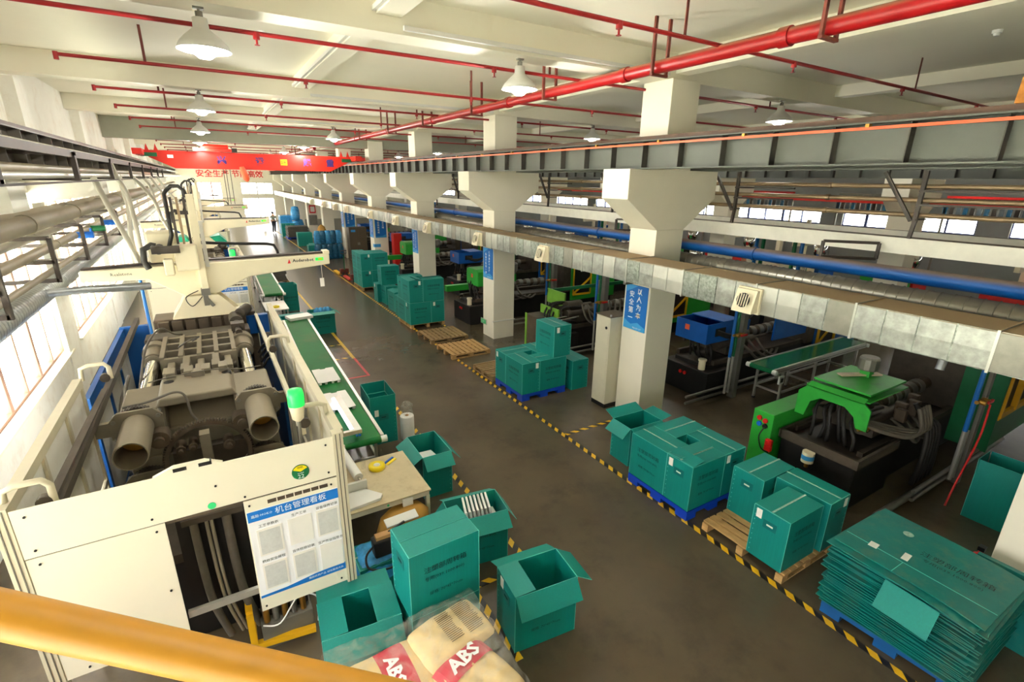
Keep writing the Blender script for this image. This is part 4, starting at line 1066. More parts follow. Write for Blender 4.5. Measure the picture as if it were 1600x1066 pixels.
def main_machine():
    T = thing('injection_moulding_machine', 'large grey toggle-clamp injection moulding machine behind the white guard in the foreground', 'machine', (-.37, 8.5, 0))
    MB().box(-1.0, .28, 5.0, 14.1, .0, .95).build('bed', 'machine_black', T, bevel=.02)
    MB().box(-1.02, .3, 5.0, 9.4, .95, 1.05).build('guide_way', 'cast_dark', T)
    # rear platen (nearest)
    mb = MB()
    mb.box(-1.14, .41, 6.42, 7.2, .95, 1.45); mb.box(-1.14, -.72, 6.42, 7.2, 1.45, 2.04); mb.box(-.02, .41, 6.42, 7.2, 1.45, 2.04)
    mb.box(-.72, -.02, 6.42, 7.2, 1.45, 1.76); mb.box(-.72, -.02, 6.95, 7.2, 1.76, 2.1); mb.prism([(6.46, 1.76), (6.95, 1.76), (6.95, 2.0)], -.72, -.02, 'x')
    mb.prism([(-.80, 2.04), (.02, 2.04), (-.03, 2.14), (-.75, 2.14)], 6.4, 7.2, 'y')
    mb.build('rear_platen', 'cast_grey', T, bevel=.02)
    for x, y in ((-.68, 6.95), (-.06, 7.0)): MB().cyl((x, y, 2.1), (x, y, 2.143), .055, n=18).build('lifting_hole', 'machine_black_deep', T)
    for i in range(4):
        x = -.66+.19*i; MB().box(x-.05, x+.05, 7.06, 7.28, 2.12, 2.21).build('link_lug', 'cast_grey', T, bevel=.008)
    MB().box(-.44, -.30, 6.98, 7.16, 2.142, 2.2).build('lubrication_block', 'cast_grey', T)
    # tie bar nuts, flanges, sleeves
    for sx in (-.97, .22):
        for z in (1.92, 1.15):
            s = MB().cyl((sx, 5.55, z), (sx, 6.28, z), .148, n=28, hollow=.012).build('tie_bar_sleeve', 'cast_grey', T)
            MB().cyl((sx, 5.95, z), (sx, 6.0, z), .13, n=20).build('sleeve_disc', 'brass', s)
            fpl = [(sx-.24, z-.1), (sx-.13, z-.2), (sx+.13, z-.2), (sx+.24, z-.1), (sx+.24, z+.1), (sx+.16, z+.19), (sx-.16, z+.19), (sx-.24, z+.1)]
            f = MB().prism(fpl, 6.26, 6.3, 'y').build('flange_plate', 'cast_grey', T)
            for bx_, bz in ((-.2, .1), (.2, .1), (-.2, -.1), (.2, -.1)): MB().cyl((sx+bx_, 6.24, z+bz), (sx+bx_, 6.42, z+bz), .022, n=8).build('bolt', 'steel_grey', f)
            g = put('nut_gear', cm(('gear', 1), lambda: gear_mesh(.21, 40, .07)), T, V(sx, 6.36, z)-WL[T.name])
            MB().cyl((sx, 7.2, z), (sx, 10.3, z), .085, n=24).build('tie_bar', 'chrome', T)
            b = MB(); b.cyl((sx, 8.55, z), (sx, 9.0, z), .135, n=24); b.cyl((sx, 8.95, z), (sx, 9.15, z), .17, n=24); b.cyl((sx, 8.5, z), (sx, 8.56, z), .115, n=24)
            b.build('tie_bar_bushing', 'cast_grey', T)
    put('ring_gear', cm(('gear', 2), lambda: gear_mesh(.46, 90, .07, 'cast_brown', .86)), T, V(-.36, 6.2, 1.43)-WL[T.name])
    for x, z, r in ((-.79, 1.78, .1), (.02, 1.8, .1), (-.62, 1.6, .05), (-.15, 1.55, .06), (-.5, 1.62, .045)):
        mb = MB(); mb.cyl((x, 6.1, z), (x, 6.3, z), r, n=18); mb.cyl((x, 6.05, z), (x, 6.1, z), r*.5, n=12); mb.build('pinion', 'cast_brown', T)
    MB().box(-.42, -.32, 6.02, 6.16, 1.0, 1.78).build('vertical_bracket', 'cast_grey', T)
    mb = MB(); mb.box(-.72, .04, 6.28, 6.42, 1.0, 1.5); mb.build('motor_mount', 'cast_dark', T)
    MB().cyl((-.36, 6.0, 1.15), (-.36, 6.3, 1.15), .16, n=18).build('drive_motor', 'cast_dark', T)
    # toggle linkage + moving platen grid
    for i, x in enumerate((-.72, -.53, -.36, -.17, -.02)):
        MB().box(x-.045, x+.045, 7.2, 8.2, 1.6, 2.06 if i % 2 else 2.0).build('toggle_link', 'cast_grey', T, bevel=.015)
        MB().box(x-.05, x+.05, 7.35+.1*(i % 2), 7.6+.1*(i % 2), 2.0, 2.12).build('link_cap', 'cast_grey', T, bevel=.01)
    for y in (7.75, 8.15): MB().cyl((-.82, y, 1.85), (.08, y, 1.85), .07, n=14).build('toggle_pin', 'cast_dark', T)
    mb = MB(); mb.box(-.85, .1, 8.2, 9.3, 1.2, 1.55)
    for x in (-.83, -.6, -.37, -.15, .08): mb.box(x-.03, x+.03, 8.2, 9.35, 1.5, 2.08)
    for y in (8.22, 8.6, 8.98, 9.32): mb.box(-.85, .11, y-.04, y+.04, 1.5, 2.05)
    mb.build('moving_platen_grid', 'cast_grey', T)
    mb = MB(); mb.box(-1.12, .38, 9.35, 9.75, .95, 2.05); mb.build('moving_platen', 'cast_dark', T, bevel=.02)
    for i in range(7): MB().box(-.98+.2*i, -.82+.2*i, 10.2, 10.32, 1.7, 2.1).build('clamp_block', 'cast_brown', T, bevel=.01)
    MB().box(-1.05, .55, 10.32, 10.9, .95, 2.12).build('fixed_platen', 'cast_brown', T, bevel=.02)
    # ejector / core-pull cylinder on the right tie bar
    mb = MB(); mb.cyl((.2, 9.0, 2.1), (.2, 9.8, 2.1), .05, n=14); mb.cyl((.2, 9.7, 2.1), (.2, 10.1, 2.1), .11, n=16); mb.cyl((.28, 10.0, 2.18), (.42, 10.3, 2.2), .09, n=14); mb.box(.1, .3, 9.2, 9.4, 2.0, 2.2)
    mb.build('core_pull_cylinder', 'cast_dark', T)
    # cables over the platens
    hose('cable', [(-1.1, 6.5, 2.08), (-.85, 6.45, 2.12), (-.6, 6.4, 2.2), (-.5, 6.38, 2.14), (-.47, 6.32, 1.95), (-.42, 6.3, 1.85)], .014, 'rubber_grey', T)
    hose('cable', [(-.9, 7.1, 2.12), (-.6, 7.0, 2.19), (-.2, 7.0, 2.2), (.1, 7.1, 2.12), (.35, 7.3, 2.05)], .008, 'rubber_grey', T)
    hose('cable', [(-1.05, 7.4, 1.9), (-1.0, 8.4, 2.2), (-.85, 9.0, 2.3), (-.7, 9.2, 2.15), (-.6, 9.3, 2.1)], .016, 'rubber_grey', T)
    hose('cable', [(-.62, 8.5, 2.12), (-.5, 8.4, 2.22), (-.35, 8.6, 2.22), (-.45, 8.75, 2.12)], .012, 'rubber_grey', T)
    for i in range(4): hose('side_hose', [(.5, 7.6+.25*i, 1.1), (.62, 7.7+.25*i, 1.6), (.55, 7.9+.25*i, 1.95), (.42, 7.95+.25*i, 1.8)], .018, 'rubber', T)
    for i in range(5): hose('side_hose', [(-1.2-.02*i, 7.0+.07*i, .9), (-1.2-.03*i, 7.2+.1*i, 1.6), (-1.18, 7.4+.12*i, 2.0)], .02, 'rubber_grey', T)
    # cross stays to the guard
    MB().box(-1.38, -1.1, 6.45, 6.52, 1.78, 1.94).build('cross_stay', 'cast_grey', T); MB().box(.4, .7, 6.5, 6.57, 1.78, 1.92).build('cross_stay', 'cast_grey', T)
    # hoses seen through the guard opening
    for x, r, m in ((-.5, .035, 'rubber_grey'), (-.24, .04, 'rubber_grey'), (-.40, .016, 'pipe_beige'), (-.36, .016, 'pipe_beige')):
        hose('guard_hose', [(x, 4.72, 1.85), (x, 4.68, 1.3), (x+.03, 4.62, .7), (x+.12, 4.66, .2)], r, m, T)
    mb = MB(); mb.box(-.58, -.1, 4.58, 4.64, 1.6, 1.66); mb.build('hose_clamp_bar', 'cast_dark', T)
    # injection unit
    MB().cyl((-.37, 10.9, 1.55), (-.37, 13.2, 1.55), .16, n=18).build('barrel', 'steel_grey', T)
    MB().box(-.75, .1, 12.6, 14.1, .95, 1.75).build('injection_unit', 'cream_paint', T, bevel=.02)
    mb = MB(); mb.lathe([(.06, 1.75), (.1, 1.85), (.3, 2.2), (.3, 2.6)], 16, (-.37, 13.0, 0)); mb.build('hopper', 'chrome', T)
    mb = MB(); mb.box(.35, .62, 11.2, 14.0, .0, 1.5); mb.build('control_cabinet', 'cabinet_grey', T, bevel=.015)
    # blue side frames
    MB().box(-1.56, -1.5, 7.2, 10.6, 1.84, 2.0).build('blue_top_beam', 'frame_blue', T); MB().box(-1.56, -1.5, 7.2, 10.6, .2, .4).build('blue_lower_beam', 'frame_blue', T)
    for y in (7.25, 8.4, 9.5): MB().box(-1.56, -1.5, y-.05, y+.05, .4, 1.84).build('blue_post', 'frame_blue', T)
    for y0_, y1_ in ((7.3, 8.35), (8.45, 9.45), (9.55, 10.5)): MB().box(-1.54, -1.52, y0_, y1_, .4, 1.84).build('side_pane', 'wall_left_paint', T)
    MB().box(-1.56, -1.15, 10.5, 10.6, .2, 2.02).build('blue_end_frame', 'frame_blue', T)
    MB().box(.56, .6, 7.0, 10.3, .2, 1.9).build('blue_side_panel', 'frame_blue', T); MB().box(.3, .75, 10.25, 10.4, 1.7, 2.05).build('blue_end_frame', 'frame_blue', T)
    MB().box(-1.3, -1.24, 4.3, 10.4, 2.12, 2.2).build('door_rail', 'cast_dark', T); MB().box(.52, .57, 5.0, 10.2, 2.02, 2.1).build('door_rail', 'profile_beige', T)
    return T
def guard():
    G = thing('machine_guard', 'white steel machine guard with notice board in the left foreground', 'machine guard', (-.37, 4.2, 0))
    y0, y1 = 4.2, 4.235
    MB().box(-1.45, .69, y0-.008, y0+.002, 1.946, 2.345).build('upper_panel', 'cream_panel', G)
    MB().box(-1.45, -.63, y0-.004, y0+.006, .79, 1.935).build('side_panel', 'cream_panel', G)
    b = MB().box(-.08, .69, y0-.006, y0+.004, .75, 1.93).build('board_panel', 'cream_panel', G)
    MB().prism([(-.64, 2.345), (-.17, 2.345), (-.29, 2.4), (-.5, 2.4)], y0-.008, y0+.03, 'y').build('lifting_bracket', 'cream_panel', G)
    for x in (-.46, -.29): MB().box(x-.045, x+.045, y0-.011, y0+.04, 2.355, 2.385).build('bracket_slot', 'machine_black_deep', G)
    MB().box(-1.45, .69, y0+.008, y0+.02, 1.91, 1.96).build('seam_shadow_strip', 'cast_brown', G)  # added brown strip, stands in for the shadow in the panel seam
    for x, z0 in ((-1.5, .05), (.73, .72)):
        o = MB().box(x-.045, x+.045, y0-.01, y0+.08, z0, 2.37).build('post', 'profile_beige', G)
        for d in (-.018, .018): MB().box(x+d-.004, x+d+.004, y0-.013, y0-.009, z0, 2.36).build('post_groove', 'rubber_grey', o)
    MB().box(-.62, -.08, y0+.02, y0+.06, .94, 1.0).build('lower_rail', 'aluminium', G)
    MB().box(-.64, -.08, y0+.55, y0+.6, .3, 1.94).build('dark_backing', 'machine_black_deep', G)
    # side rails to the back
    for x in (-1.5, .76):
        yb = 6.9 if x < 0 else 9.8
        MB().box(x-.04, x+.04, 4.28, yb, 2.27, 2.36).build('side_rail', 'profile_beige', G)
        MB().box(x-.03, x+.03, 4.28, yb, 1.0, 1.06).build('side_rail', 'profile_beige', G)
        for y in (5.2, 6.1, 6.9) + ((8.2, 9.6) if x > 0 else ()): MB().box(x-.03, x+.03, y-.03, y+.03, .1, 2.28).build('side_post', 'profile_beige', G)
        ys = (4.3, 5.2, 6.1, 6.9) if x < 0 else (4.3, 5.2, 6.1, 6.9, 8.2, 9.6)
        for ya, yb_ in zip(ys, ys[1:]): MB().box(x-.006, x+.006, ya+.03, yb_-.03, 1.08, 2.25).build('side_pane', 'cream_panel' if x > 0 else 'wall_left_paint', G)
    MB().bar((-1.3, 4.25, 2.22), (-1.28, 6.9, 2.18), .06, .05).build('inner_rail', 'cast_dark', G)
    for x, y in ((-1.42, 4.32), (.66, 4.7), (-1.4, 7.0), (.66, 7.2)):
        d = 1 if x < 0 else -1
        MB().tube([(x-d*.08, y, 2.3), (x-d*.07, y, 2.44), (x, y, 2.47), (x+d*.14, y, 2.47), (x+d*.18, y, 2.42), (x+d*.18, y, 2.28)], .025, 8).build('roller_hanger', 'profile_beige', G)
        MB().cyl((x+d*.13, y-.03, 2.3), (x+d*.13, y+.03, 2.3), .05, n=14).build('roller', 'cast_dark', G)
    # screws
    scr = MB().cyl((0, -.004, 0), (0, .004, 0), .009, n=8).mesh('screw', 'machine_black_deep')
    for x, z in ((-1.38, 2.28), (-1.38, 2.0), (-.25, 2.15), (.62, 2.28), (.62, 2.0), (-.06, 1.98), (-.7, 2.0), (-1.38, 1.88), (-.69, 1.88), (-.69, 1.3), (-.04, 1.88), (.63, 1.87), (-.04, .8), (.63, .8), (-1.3, .85)):
        put('screw', scr, G, V(x, y0-.011, z)-WL[G.name])
    # vent slot
    v = MB().box(.1, .6, y0-.009, y0, 1.855, 1.89).build('vent_slot', 'cast_brown', G)
    for i in range(6): MB().box(.17+.07*i, .178+.07*i, y0-.012, y0-.008, 1.855, 1.89).build('vent_rib', 'cream_panel', v)
    MB().cyl((-.3, y0-.012, 1.98), (-.3, y0-.006, 1.98), .03, n=18).build('round_sticker', 'exit_green', G)
    d = MB().cyl((.39, y0-.014, 2.08), (.39, y0-.007, 2.08), .072, n=28).build('number_plate', 'green_pipe', G)
    d2 = MB(); pts = [(.39+.066*math.cos(a), 2.08+.066*math.sin(a)) for a in [math.radians(28+q*12.4) for q in range(11)]]; d2.prism([(.39, 2.085)]+pts, y0-.016, y0-.013, 'y'); d2.build('plate_sector', 'yellow_tape', d)
    text('22', .055, 'print_white', d, (.39, y0-.017, 2.037), '-y'); text('待机', .026, 'print_black', d, (.39, y0-.0175, 2.125), '-y'); text('机台编号', .013, 'print_white', d, (.39, y0-.017, 2.07), '-y')
    # notice board poster
    p = MB().box(-.07, .68, y0-.011, y0-.006, .9, 1.82).build('notice_poster', 'print_white', G)
    MB().box(-.07, .68, y0-.013, y0-.010, 1.715, 1.815).build('poster_header', 'sign_blue', p)
    MB().prism([(-.07, .9), (.68, .9), (.68, .98), (.4, .965), (.15, .93), (-.07, .925)], y0-.013, y0-.010, 'y').build('poster_footer', 'sign_blue', p)
    text('机台管理看板', .072, 'print_white', p, (.36, y0-.015, 1.765), '-y')
    text('嘉励·HOKO', .032, 'print_white', p, (.04, y0-.015, 1.765), '-y')
    for i, (s, x, z) in enumerate((('工艺参数表', .08, 1.655), ('生产工单', .33, 1.67), ('设备保养记录', .57, 1.665), ('机台安全规程', .08, 1.285), ('首件检验记录', .33, 1.29), ('生产作业指导书', .57, 1.285))):
        text(s, .032, 'print_black', p, (x, y0-.015, z), '-y')
        q = MB().box(x-.1, x+.1, y0-.0165, y0-.0115, z-.31, z-.03).build('document_sleeve', 'paper', p)
        if i not in (1, 5):
            MB().box(x-.085, x+.085, y0-.018, y0-.0165, z-.295, z-.05).build('printed_sheet', 'print_grey', p)
    text('嘉励优质产品 诚信服务大众', .026, 'print_white', p, (.5, y0-.015, .935), '-y')
    # feet of the guard seen below
    for x in (-1.2, -.95): MB().cyl((x, 4.4, 0), (x, 4.4, .12), .05, n=10).build('foot', 'rubber', G)
    # beacon
    bx_, by = .46, 4.5
    b = MB().cyl((bx_, by, 1.5), (bx_, by, 2.42), .016, n=10).build('beacon_pole', 'steel_grey', G)
    mb = MB(); mb.lathe([(.02, 2.42), (.05, 2.45), (.065, 2.55), (.07, 2.58)], 16, (bx_, by, 0)); mb.build('beacon_base', 'cream_paint', b)
    mb = MB(); mb.lathe([(.07, 2.58), (.072, 2.68), (.062, 2.73), (0, 2.74)], 16, (bx_, by, 0)); mb.build('beacon_dome', 'lamp_green', b)
    return G
def robot(y=10.6):
    R = thing('take_out_robot', 'cream take-out robot with long cross beam above the nearest machine', 'robot', (-.3, y, 2.12))
    # base plate
    mb = MB(); mb.prism([(-.75, 2.13), (.32, 2.13), (.0, 2.5), (-.52, 2.5)], y-.3, y-.26, 'y'); mb.prism([(-.75, 2.13), (.32, 2.13), (.0, 2.5), (-.52, 2.5)], y+.2, y+.24, 'y')
    mb.box(-.75, .32, y-.32, y+.26, 2.12, 2.14); mb.box(-.5, -.46, y-.28, y+.22, 2.14, 2.5); mb.box(-.06, -.02, y-.28, y+.22, 2.14, 2.5); mb.build('base_stand', 'cream_paint', R)
    MB().box(-.5, -.02, y-.24, y-.2, 2.14, 2.5).build('base_web', 'cream_paint', R)
    mb = MB(); mb.prism([(-1.9, 2.86), (-1.0, 2.83), (-.52, 2.5), (0, 2.5), (.55, 2.76), (2.02, 2.9), (2.02, 3.1), (-1.9, 3.03)], y-.17, y+.13, 'y'); mb.build('cross_beam', 'cream_paint', R, bevel=.015)
    mb = MB(); mb.bar((-1.88, y+.02, 3.05), (-.75, y+.02, 3.09), .16, .03); mb.bar((-.2, y+.02, 3.095), (2.0, y+.02, 3.12), .16, .03); mb.build('beam_rail', 'steel_dark', R)
    MB().box(1.92, 2.03, y-.15, y+.1, 3.1, 3.16).build('beam_end_cap', 'cream_paint', R)
    text('Auderobot', .085, 'print_black', R, (1.52, y-.173, 3.005), '-y', bold=.002); text('Realstone', .075, 'print_black', R, (-1.35, y-.173, 2.955), '-y')
    MB().prism([(1.235, 2.96), (1.29, 2.96), (1.27, 3.04)], y-.176, y-.171, 'y').build('logo_mark', 'print_red', R)
    MB().box(1.75, 1.9, y-.178, y-.17, 2.98, 3.04).build('green_label', 'lamp_green', R); MB().box(1.8, 1.88, y-.181, y-.177, 2.995, 3.025).build('yellow_label', 'yellow_tape', R)
    # carriage and vertical arm
    MB().box(-.93, -.5, y-.1, y+.35, 3.1, 3.62).build('drive_cover', 'cream_paint', R, bevel=.03)
    MB().box(-.55, -.2, y-.42, y+.1, 2.98, 3.42).build('carriage', 'cream_paint', R, bevel=.03)
    MB().box(-.72, -.58, y-.45, y-.3, 2.92, 3.2).build('small_cover', 'cream_paint', R, bevel=.02)
    MB().box(-.85, -.45, y-.5, y-.4, 3.3, 3.42).build('servo_motor', 'steel_dark', R)
    MB().cyl((-.75, y-.5, 3.36), (-.75, y-.15, 3.36), .07, n=14).build('gearbox', 'steel_dark', R)
    for x, m in ((-.47, 'steel_dark'), (-.38, 'brown_conduit'), (-.28, 'steel_dark')): MB().box(x-.018, x+.018, y-.22, y-.12, 3.3, 4.2).build('arm_guide', m, R)
    MB().box(-.24, -.13, y-.27, y-.13, 2.6, 4.25).build('vertical_arm', 'cream_paint', R, bevel=.01)
    MB().box(-.12, -.06, y-.24, y-.16, 3.0, 3.8).build('arm_side_cover', 'aluminium', R)
    pts = [(-.62, y-.2, 3.35)]+[(-.54+.0*k, y-.2, 3.35+.9*k/4) for k in range(1, 5)]+[(-.5+.0, y-.2, 4.31), (-.42, y-.2, 4.38), (-.32, y-.2, 4.38), (-.25, y-.2, 4.31), (-.23, y-.2, 4.2)]
    MB().tube(pts, .032, 6).build('cable_chain', 'rubber', R)
    MB().tube([(-.95, y-.2, 3.02), (-1.0, y-.2, 3.15), (-.98, y-.2, 3.35), (-.85, y-.2, 3.42), (-.8, y-.2, 3.4)], .05, 6).build('cable_chain', 'rubber', R)
    MB().tube([(-.2, y+.3, 3.38), (.4, y+.3, 3.33), (.95, y+.3, 3.3), (1.08, y+.3, 3.27), (1.13, y+.3, 3.15), (1.13, y+.25, 3.1)], .03, 6).build('cable_chain', 'rubber', R)
    mb = MB(); mb.box(-.26, -.12, y-.3, y-.12, 2.5, 2.62); mb.cyl((-.19, y-.3, 2.45), (-.1, y-.3, 2.3), .03, n=8); mb.box(-.24, -.16, y-.32, y-.26, 2.32, 2.5); mb.build('gripper', 'steel_grey', R)
    hose('air_tube', [(-.3, y-.3, 2.6), (-.5, y-.35, 2.5), (-.42, y-.4, 2.35), (-.25, y-.35, 2.5)], .008, 'rubber', R)
    MB().box(1.84, 1.845, y-.2, y-.19, 2.62, 2.9).build('tag_string', 'white_plastic', R); MB().box(1.79, 1.87, y-.2, y-.195, 2.46, 2.63).build('hanging_tag', 'paper', R)
    return R
Mm = main_machine(); Gm = guard(); Rm = robot()
COP = {}
for i, dy in enumerate((10.3, 20.0, 29.7)):
    w = ['second', 'third', 'fourth'][i]
    for src, lab in ((Mm, '%s injection moulding machine in the left line, counted from the viewer'), (Gm, 'white guard with notice board of the %s machine in the left line'), (Rm, 'cream take-out robot above the %s machine in the left line')):
        c = copy_tree(src); c.location.y += dy; c['label'] = lab % w; COP[(i, src.name)] = c
# teal hoods on the second machine
for i, (x, y, wd) in enumerate(((-.85, 12.4, .2), (.15, 12.2, .42))):
    mb = MB(); mb.prism([(x-wd, 1.76), (x+wd, 1.76), (x+wd, 2.2), (x+wd*.5, 2.42), (x-wd*.6, 2.36), (x-wd, 2.2)], y-.5, y+.6, 'y')
    c = COP[(0, Mm.name)]; mb.v = [(v[0]-WL[Mm.name].x, v[1]-WL[Mm.name].y, v[2]) for v in mb.v]
    o = put('teal_hood', mb.mesh('teal_hood', 'machine_teal'), c)
    st = MB().box(-wd, wd, -.015, 0, -.3, -.12); put('blue_stripe', st.mesh('blue_stripe', 'sign_blue_light'), o, V(x, y-.5, 2.1)-WL[Mm.name])

# ---- green belt conveyor
def conveyor(label, x, y, rot, L, W, H, belt, legs, near_motor=True):
    t = thing('belt_conveyor', label, 'conveyor', (x, y, 0), rot)
    def b(nm, m, *a, bev=0.):
        o = put(nm, MB().box(*a).mesh(nm, m), t); return o
    b('belt', belt, -W/2+.03, W/2-.03, 0, L, H-.02, H)
    b('belt_return', belt, -W/2+.03, W/2-.03, .02, L-.02, H-.1, H-.085)
    for s in (-1, 1):
        o = b('side_rail', 'aluminium', s*W/2-.025, s*W/2+.025, .02, L-.02, H-.1, H+.012)
        put('rail_groove', MB().box(-.003, .003, .02, L-.02, -.03, -.02).mesh('rail_groove', 'rubber_grey'), o, (s*(W/2+.026), 0, H-.03))
    for yy in (0, L):
        put('end_roller', MB().cyl((-W/2+.03, yy, H-.05), (W/2-.03, yy, H-.05), .048, n=14).mesh('end_roller', belt), t)
        for s in (-1, 1): put('bearing_cap', MB().cyl((s*(W/2-.03), yy, H-.05), (s*(W/2+.06), yy, H-.05), .05, n=12).mesh('bearing_cap', 'white_plastic'), t)
    for yy in legs:
        for s in (-1, 1): b('leg', 'aluminium', s*W/2-.022, s*W/2+.022, yy-.022, yy+.022, .03, H-.1); put('foot', MB().cyl((s*W/2, yy, 0), (s*W/2, yy, .035), .04, n=10).mesh('foot', 'rubber'), t)
        b('cross_bar', 'aluminium', -W/2, W/2, yy-.02, yy+.02, .28, .32)
    for s in (-1, 1): b('long_bar', 'aluminium', s*W/2-.02, s*W/2+.02, legs[0], legs[-1], .3, .34)
    if near_motor: put('drive_motor', MB().cyl((W/2-.1, .3, H-.22), (W/2-.1, .55, H-.22), .06, n=12).mesh('drive_motor', 'steel_grey'), t)
    return t
conveyor('long green belt conveyor beside the nearest machine', 1.48, 6.58, -.027, 7.4, .6, .92, 'belt_green', (.5, 2.6, 4.8, 6.9))
conveyor('green belt conveyor of the second machine further back', 1.55, 17.6, -.02, 6.5, .6, .92, 'belt_green', (.5, 3.2, 6.0))
def panel_part(label, x, y, z, a):
    t = thing('moulded_cover', label, 'plastic part', (x, y, z), a, 'white moulded panels on the conveyor')
    mb = MB(); mb.prism([(-.2, -.38), (-.17, -.36), (-.08, -.38), (0, -.355), (.09, -.38), (.2, -.36), (.2, .38), (.06, .38), (.04, .34), (-.04, .34), (-.06, .38), (-.2, .38)], .045, .05, 'z'); put('plate', mb.mesh('plate', 'white_plastic'), t)
    for s in (-.16, -.06, .06, .16): put('clip', MB().box(s-.02, s+.02, -.36, -.34, 0, .046).mesh('clip', 'white_plastic'), t)
    for s in (-.19, .185): put('side_lip', MB().box(s, s+.008, -.35, .37, 0, .046).mesh('side_lip', 'white_plastic'), t)
panel_part('white moulded panel lying on the conveyor belt, farther of the two', 1.53, 9.32, .921, -.02)
panel_part('white moulded panel lying on the conveyor belt, nearer one by the light strip', 1.48, 8.05, .921, .0)
# inspection light frame over the near end of the belt
t = thing('inspection_light', 'aluminium frame with glowing light strip above the conveyor end', 'light fixture', (1.35, 7.2, .9))
MB().box(1.4, 1.5, 6.68, 8.0, 1.02, 1.08).build('profile', 'aluminium', t); MB().box(1.15, 1.5, 6.62, 6.68, 1.02, 1.08).build('profile', 'aluminium', t)
MB().box(1.36, 1.39, 6.75, 8.0, 1.03, 1.05).build('light_strip', 'strip_glow', t); MB().box(1.14, 1.18, 6.6, 6.64, .0, 1.05).build('post', 'aluminium', t)
for i in range(2): MB().cyl((1.42+.04*i, 6.6, 1.0), (1.42+.04*i, 6.62, 1.0), .018, n=10).build('knob', 'blue_plastic', t)

# ---- worktable and items
t = thing('worktable', 'beige worktable with aluminium frame at the conveyor end', 'table', (1.4, 5.75, 0))
MB().box(.82, 1.98, 5.2, 6.3, .73, .75).build('table_top', 'table_top', t); MB().box(.84, 1.96, 5.22, 6.28, .66, .73).build('apron', 'profile_beige', t)
for x in (.86, 1.94):
    for y in (5.24, 6.26): MB().box(x-.025, x+.025, y-.025, y+.025, 0, .66).build('leg', 'profile_beige', t)
MB().box(.86, 1.94, 6.24, 6.28, .2, .24).build('stretcher', 'profile_beige', t)
MB().cyl((1.42, 5.215, .695), (1.42, 5.222, .695), .015, n=12).build('round_sticker', 'exit_green', t); MB().box(1.6, 1.73, 5.19, 5.22, .6, .72).build('paper_note', 'paper', t)
t = thing('tape_roll', 'yellow adhesive tape roll lying on the worktable', 'tape roll', (1.52, 6.02, .752))
mb = MB(); mb.lathe([(.045, 0), (.11, 0), (.11, .055), (.045, .055), (.045, 0)], 24, WL[t.name]); mb.build('tape', 'yellow_tape', t); mb = MB(); mb.lathe([(.04, 0), (.045, 0), (.045, .056), (.04, .056), (.04, 0)], 20, WL[t.name]); mb.build('core', 'paper', t)
mb = MB(); o = MB().box(-.09, .09, -.02, .02, 0, .012).build('marker_pen', 'yellow_tape'); o.location = (1.74, 6.08, .752); o.rotation_euler = (0, 0, .6); tag(o, 'yellow marker pen on the worktable beside the tape roll', 'pen')
o = MB().box(-.09, .09, -.015, .015, 0, .012).build('label_strip', 'blue_plastic'); o.location = (1.72, 6.13, .752); o.rotation_euler = (0, 0, .6); tag(o, 'small blue and white strip on the worktable', 'strip')
t = thing('film_dispenser', 'white film roll on a metal dispenser bar on the worktable', 'film roll', (1.18, 5.9, .755))
MB().cyl((1.12, 6.5, .98), (1.2, 5.72, .88), .06, n=18).build('roll', 'white_plastic', t); MB().cyl((1.1, 6.6, 1.0), (1.21, 5.62, .87), .018, n=10).build('shaft', 'chrome', t)
MB().box(.9, 1.27, 5.58, 5.62, .755, .9).build('dispenser_stand', 'aluminium', t); MB().box(.95, 1.2, 6.4, 6.44, .0, 1.0).build('dispenser_post', 'aluminium', t)
o = MB().prism([(-.25, -.15), (.2, -.17), (.26, -.1), (.12, .16), (-.25, .16)], 0, .035, 'z').build('white_moulded_part', 'white_plastic'); o.location = (1.13, 5.42, .753); o.rotation_euler = (0, 0, .15); tag(o, 'white moulded part on the worktable under the film roll', 'plastic part')
o = MB(); o.lathe([(0, 0), (.035, .0), (.035, .1), (.012, .14), (.012, .17), (0, .17)], 12); o = put('spray_bottle', o.mesh('spray_bottle', 'stretch_film'), None, (1.36, 6.12, .752)); tag(o, 'small clear bottle behind the film roll on the worktable', 'bottle')
# sack, pouch and wrapped carton under the table
t = thing('brown_paper_sack', 'brown paper sack with red print slumped under the worktable', 'sack', (1.5, 5.05, 0))
mb = MB(); n = 8; vs = []; fs = []
for k in range(7):
    u = k/6
    for a in range(12):
        q = a*PI/6; r = (.36-.1*u) if k < 6 else .18
        vs.append((1.5+.12*u+r*1.15*math.cos(q), 5.1+.08*u+r*.72*math.sin(q), .62*u))
for k in range(6):
    for a in range(12): fs.append((k*12+a, k*12+(a+1) % 12, (k+1)*12+(a+1) % 12, (k+1)*12+a))
fs += [tuple(range(11, -1, -1)), tuple(range(72, 84))]
mb.add(vs, fs, 0, True); mb.build('sack_body', 'sack_brown', t); o = MB().box(1.62, 1.82, 4.87, 4.88, .42, .5).build('red_print', 'sack_red', t)
o = MB().box(-.2, .2, -.06, .06, 0, .02).build('white_moulded_part', 'white_plastic'); o.location = (1.5, 4.98, .625); o.rotation_euler = (.3, 0, .05); tag(o, 'white moulded strip lying on the brown paper sack', 'plastic part')
carton('teal carton half wrapped in blue film beside the notice board', 1.12, 4.72, 0, 0, sx=.5, sy=.42, h=.5, txt='', fl={'f': 0, 'b': 0})
mb = MB(); vs = []; fs = []; rs = random.Random(2)
for i in range(13):
    for j in range(11):
        u, v = i/12*2-1, j/10*2-1; e = max(abs(u), abs(v)); vs.append((1.12+u*.29, 4.72+v*.25, .54+rs.uniform(-.015, .025)-(max(0, e-.75)*.9)))
for i in range(12):
    for j in range(10): a = i*11+j; fs.append((a, a+11, a+12, a+1))
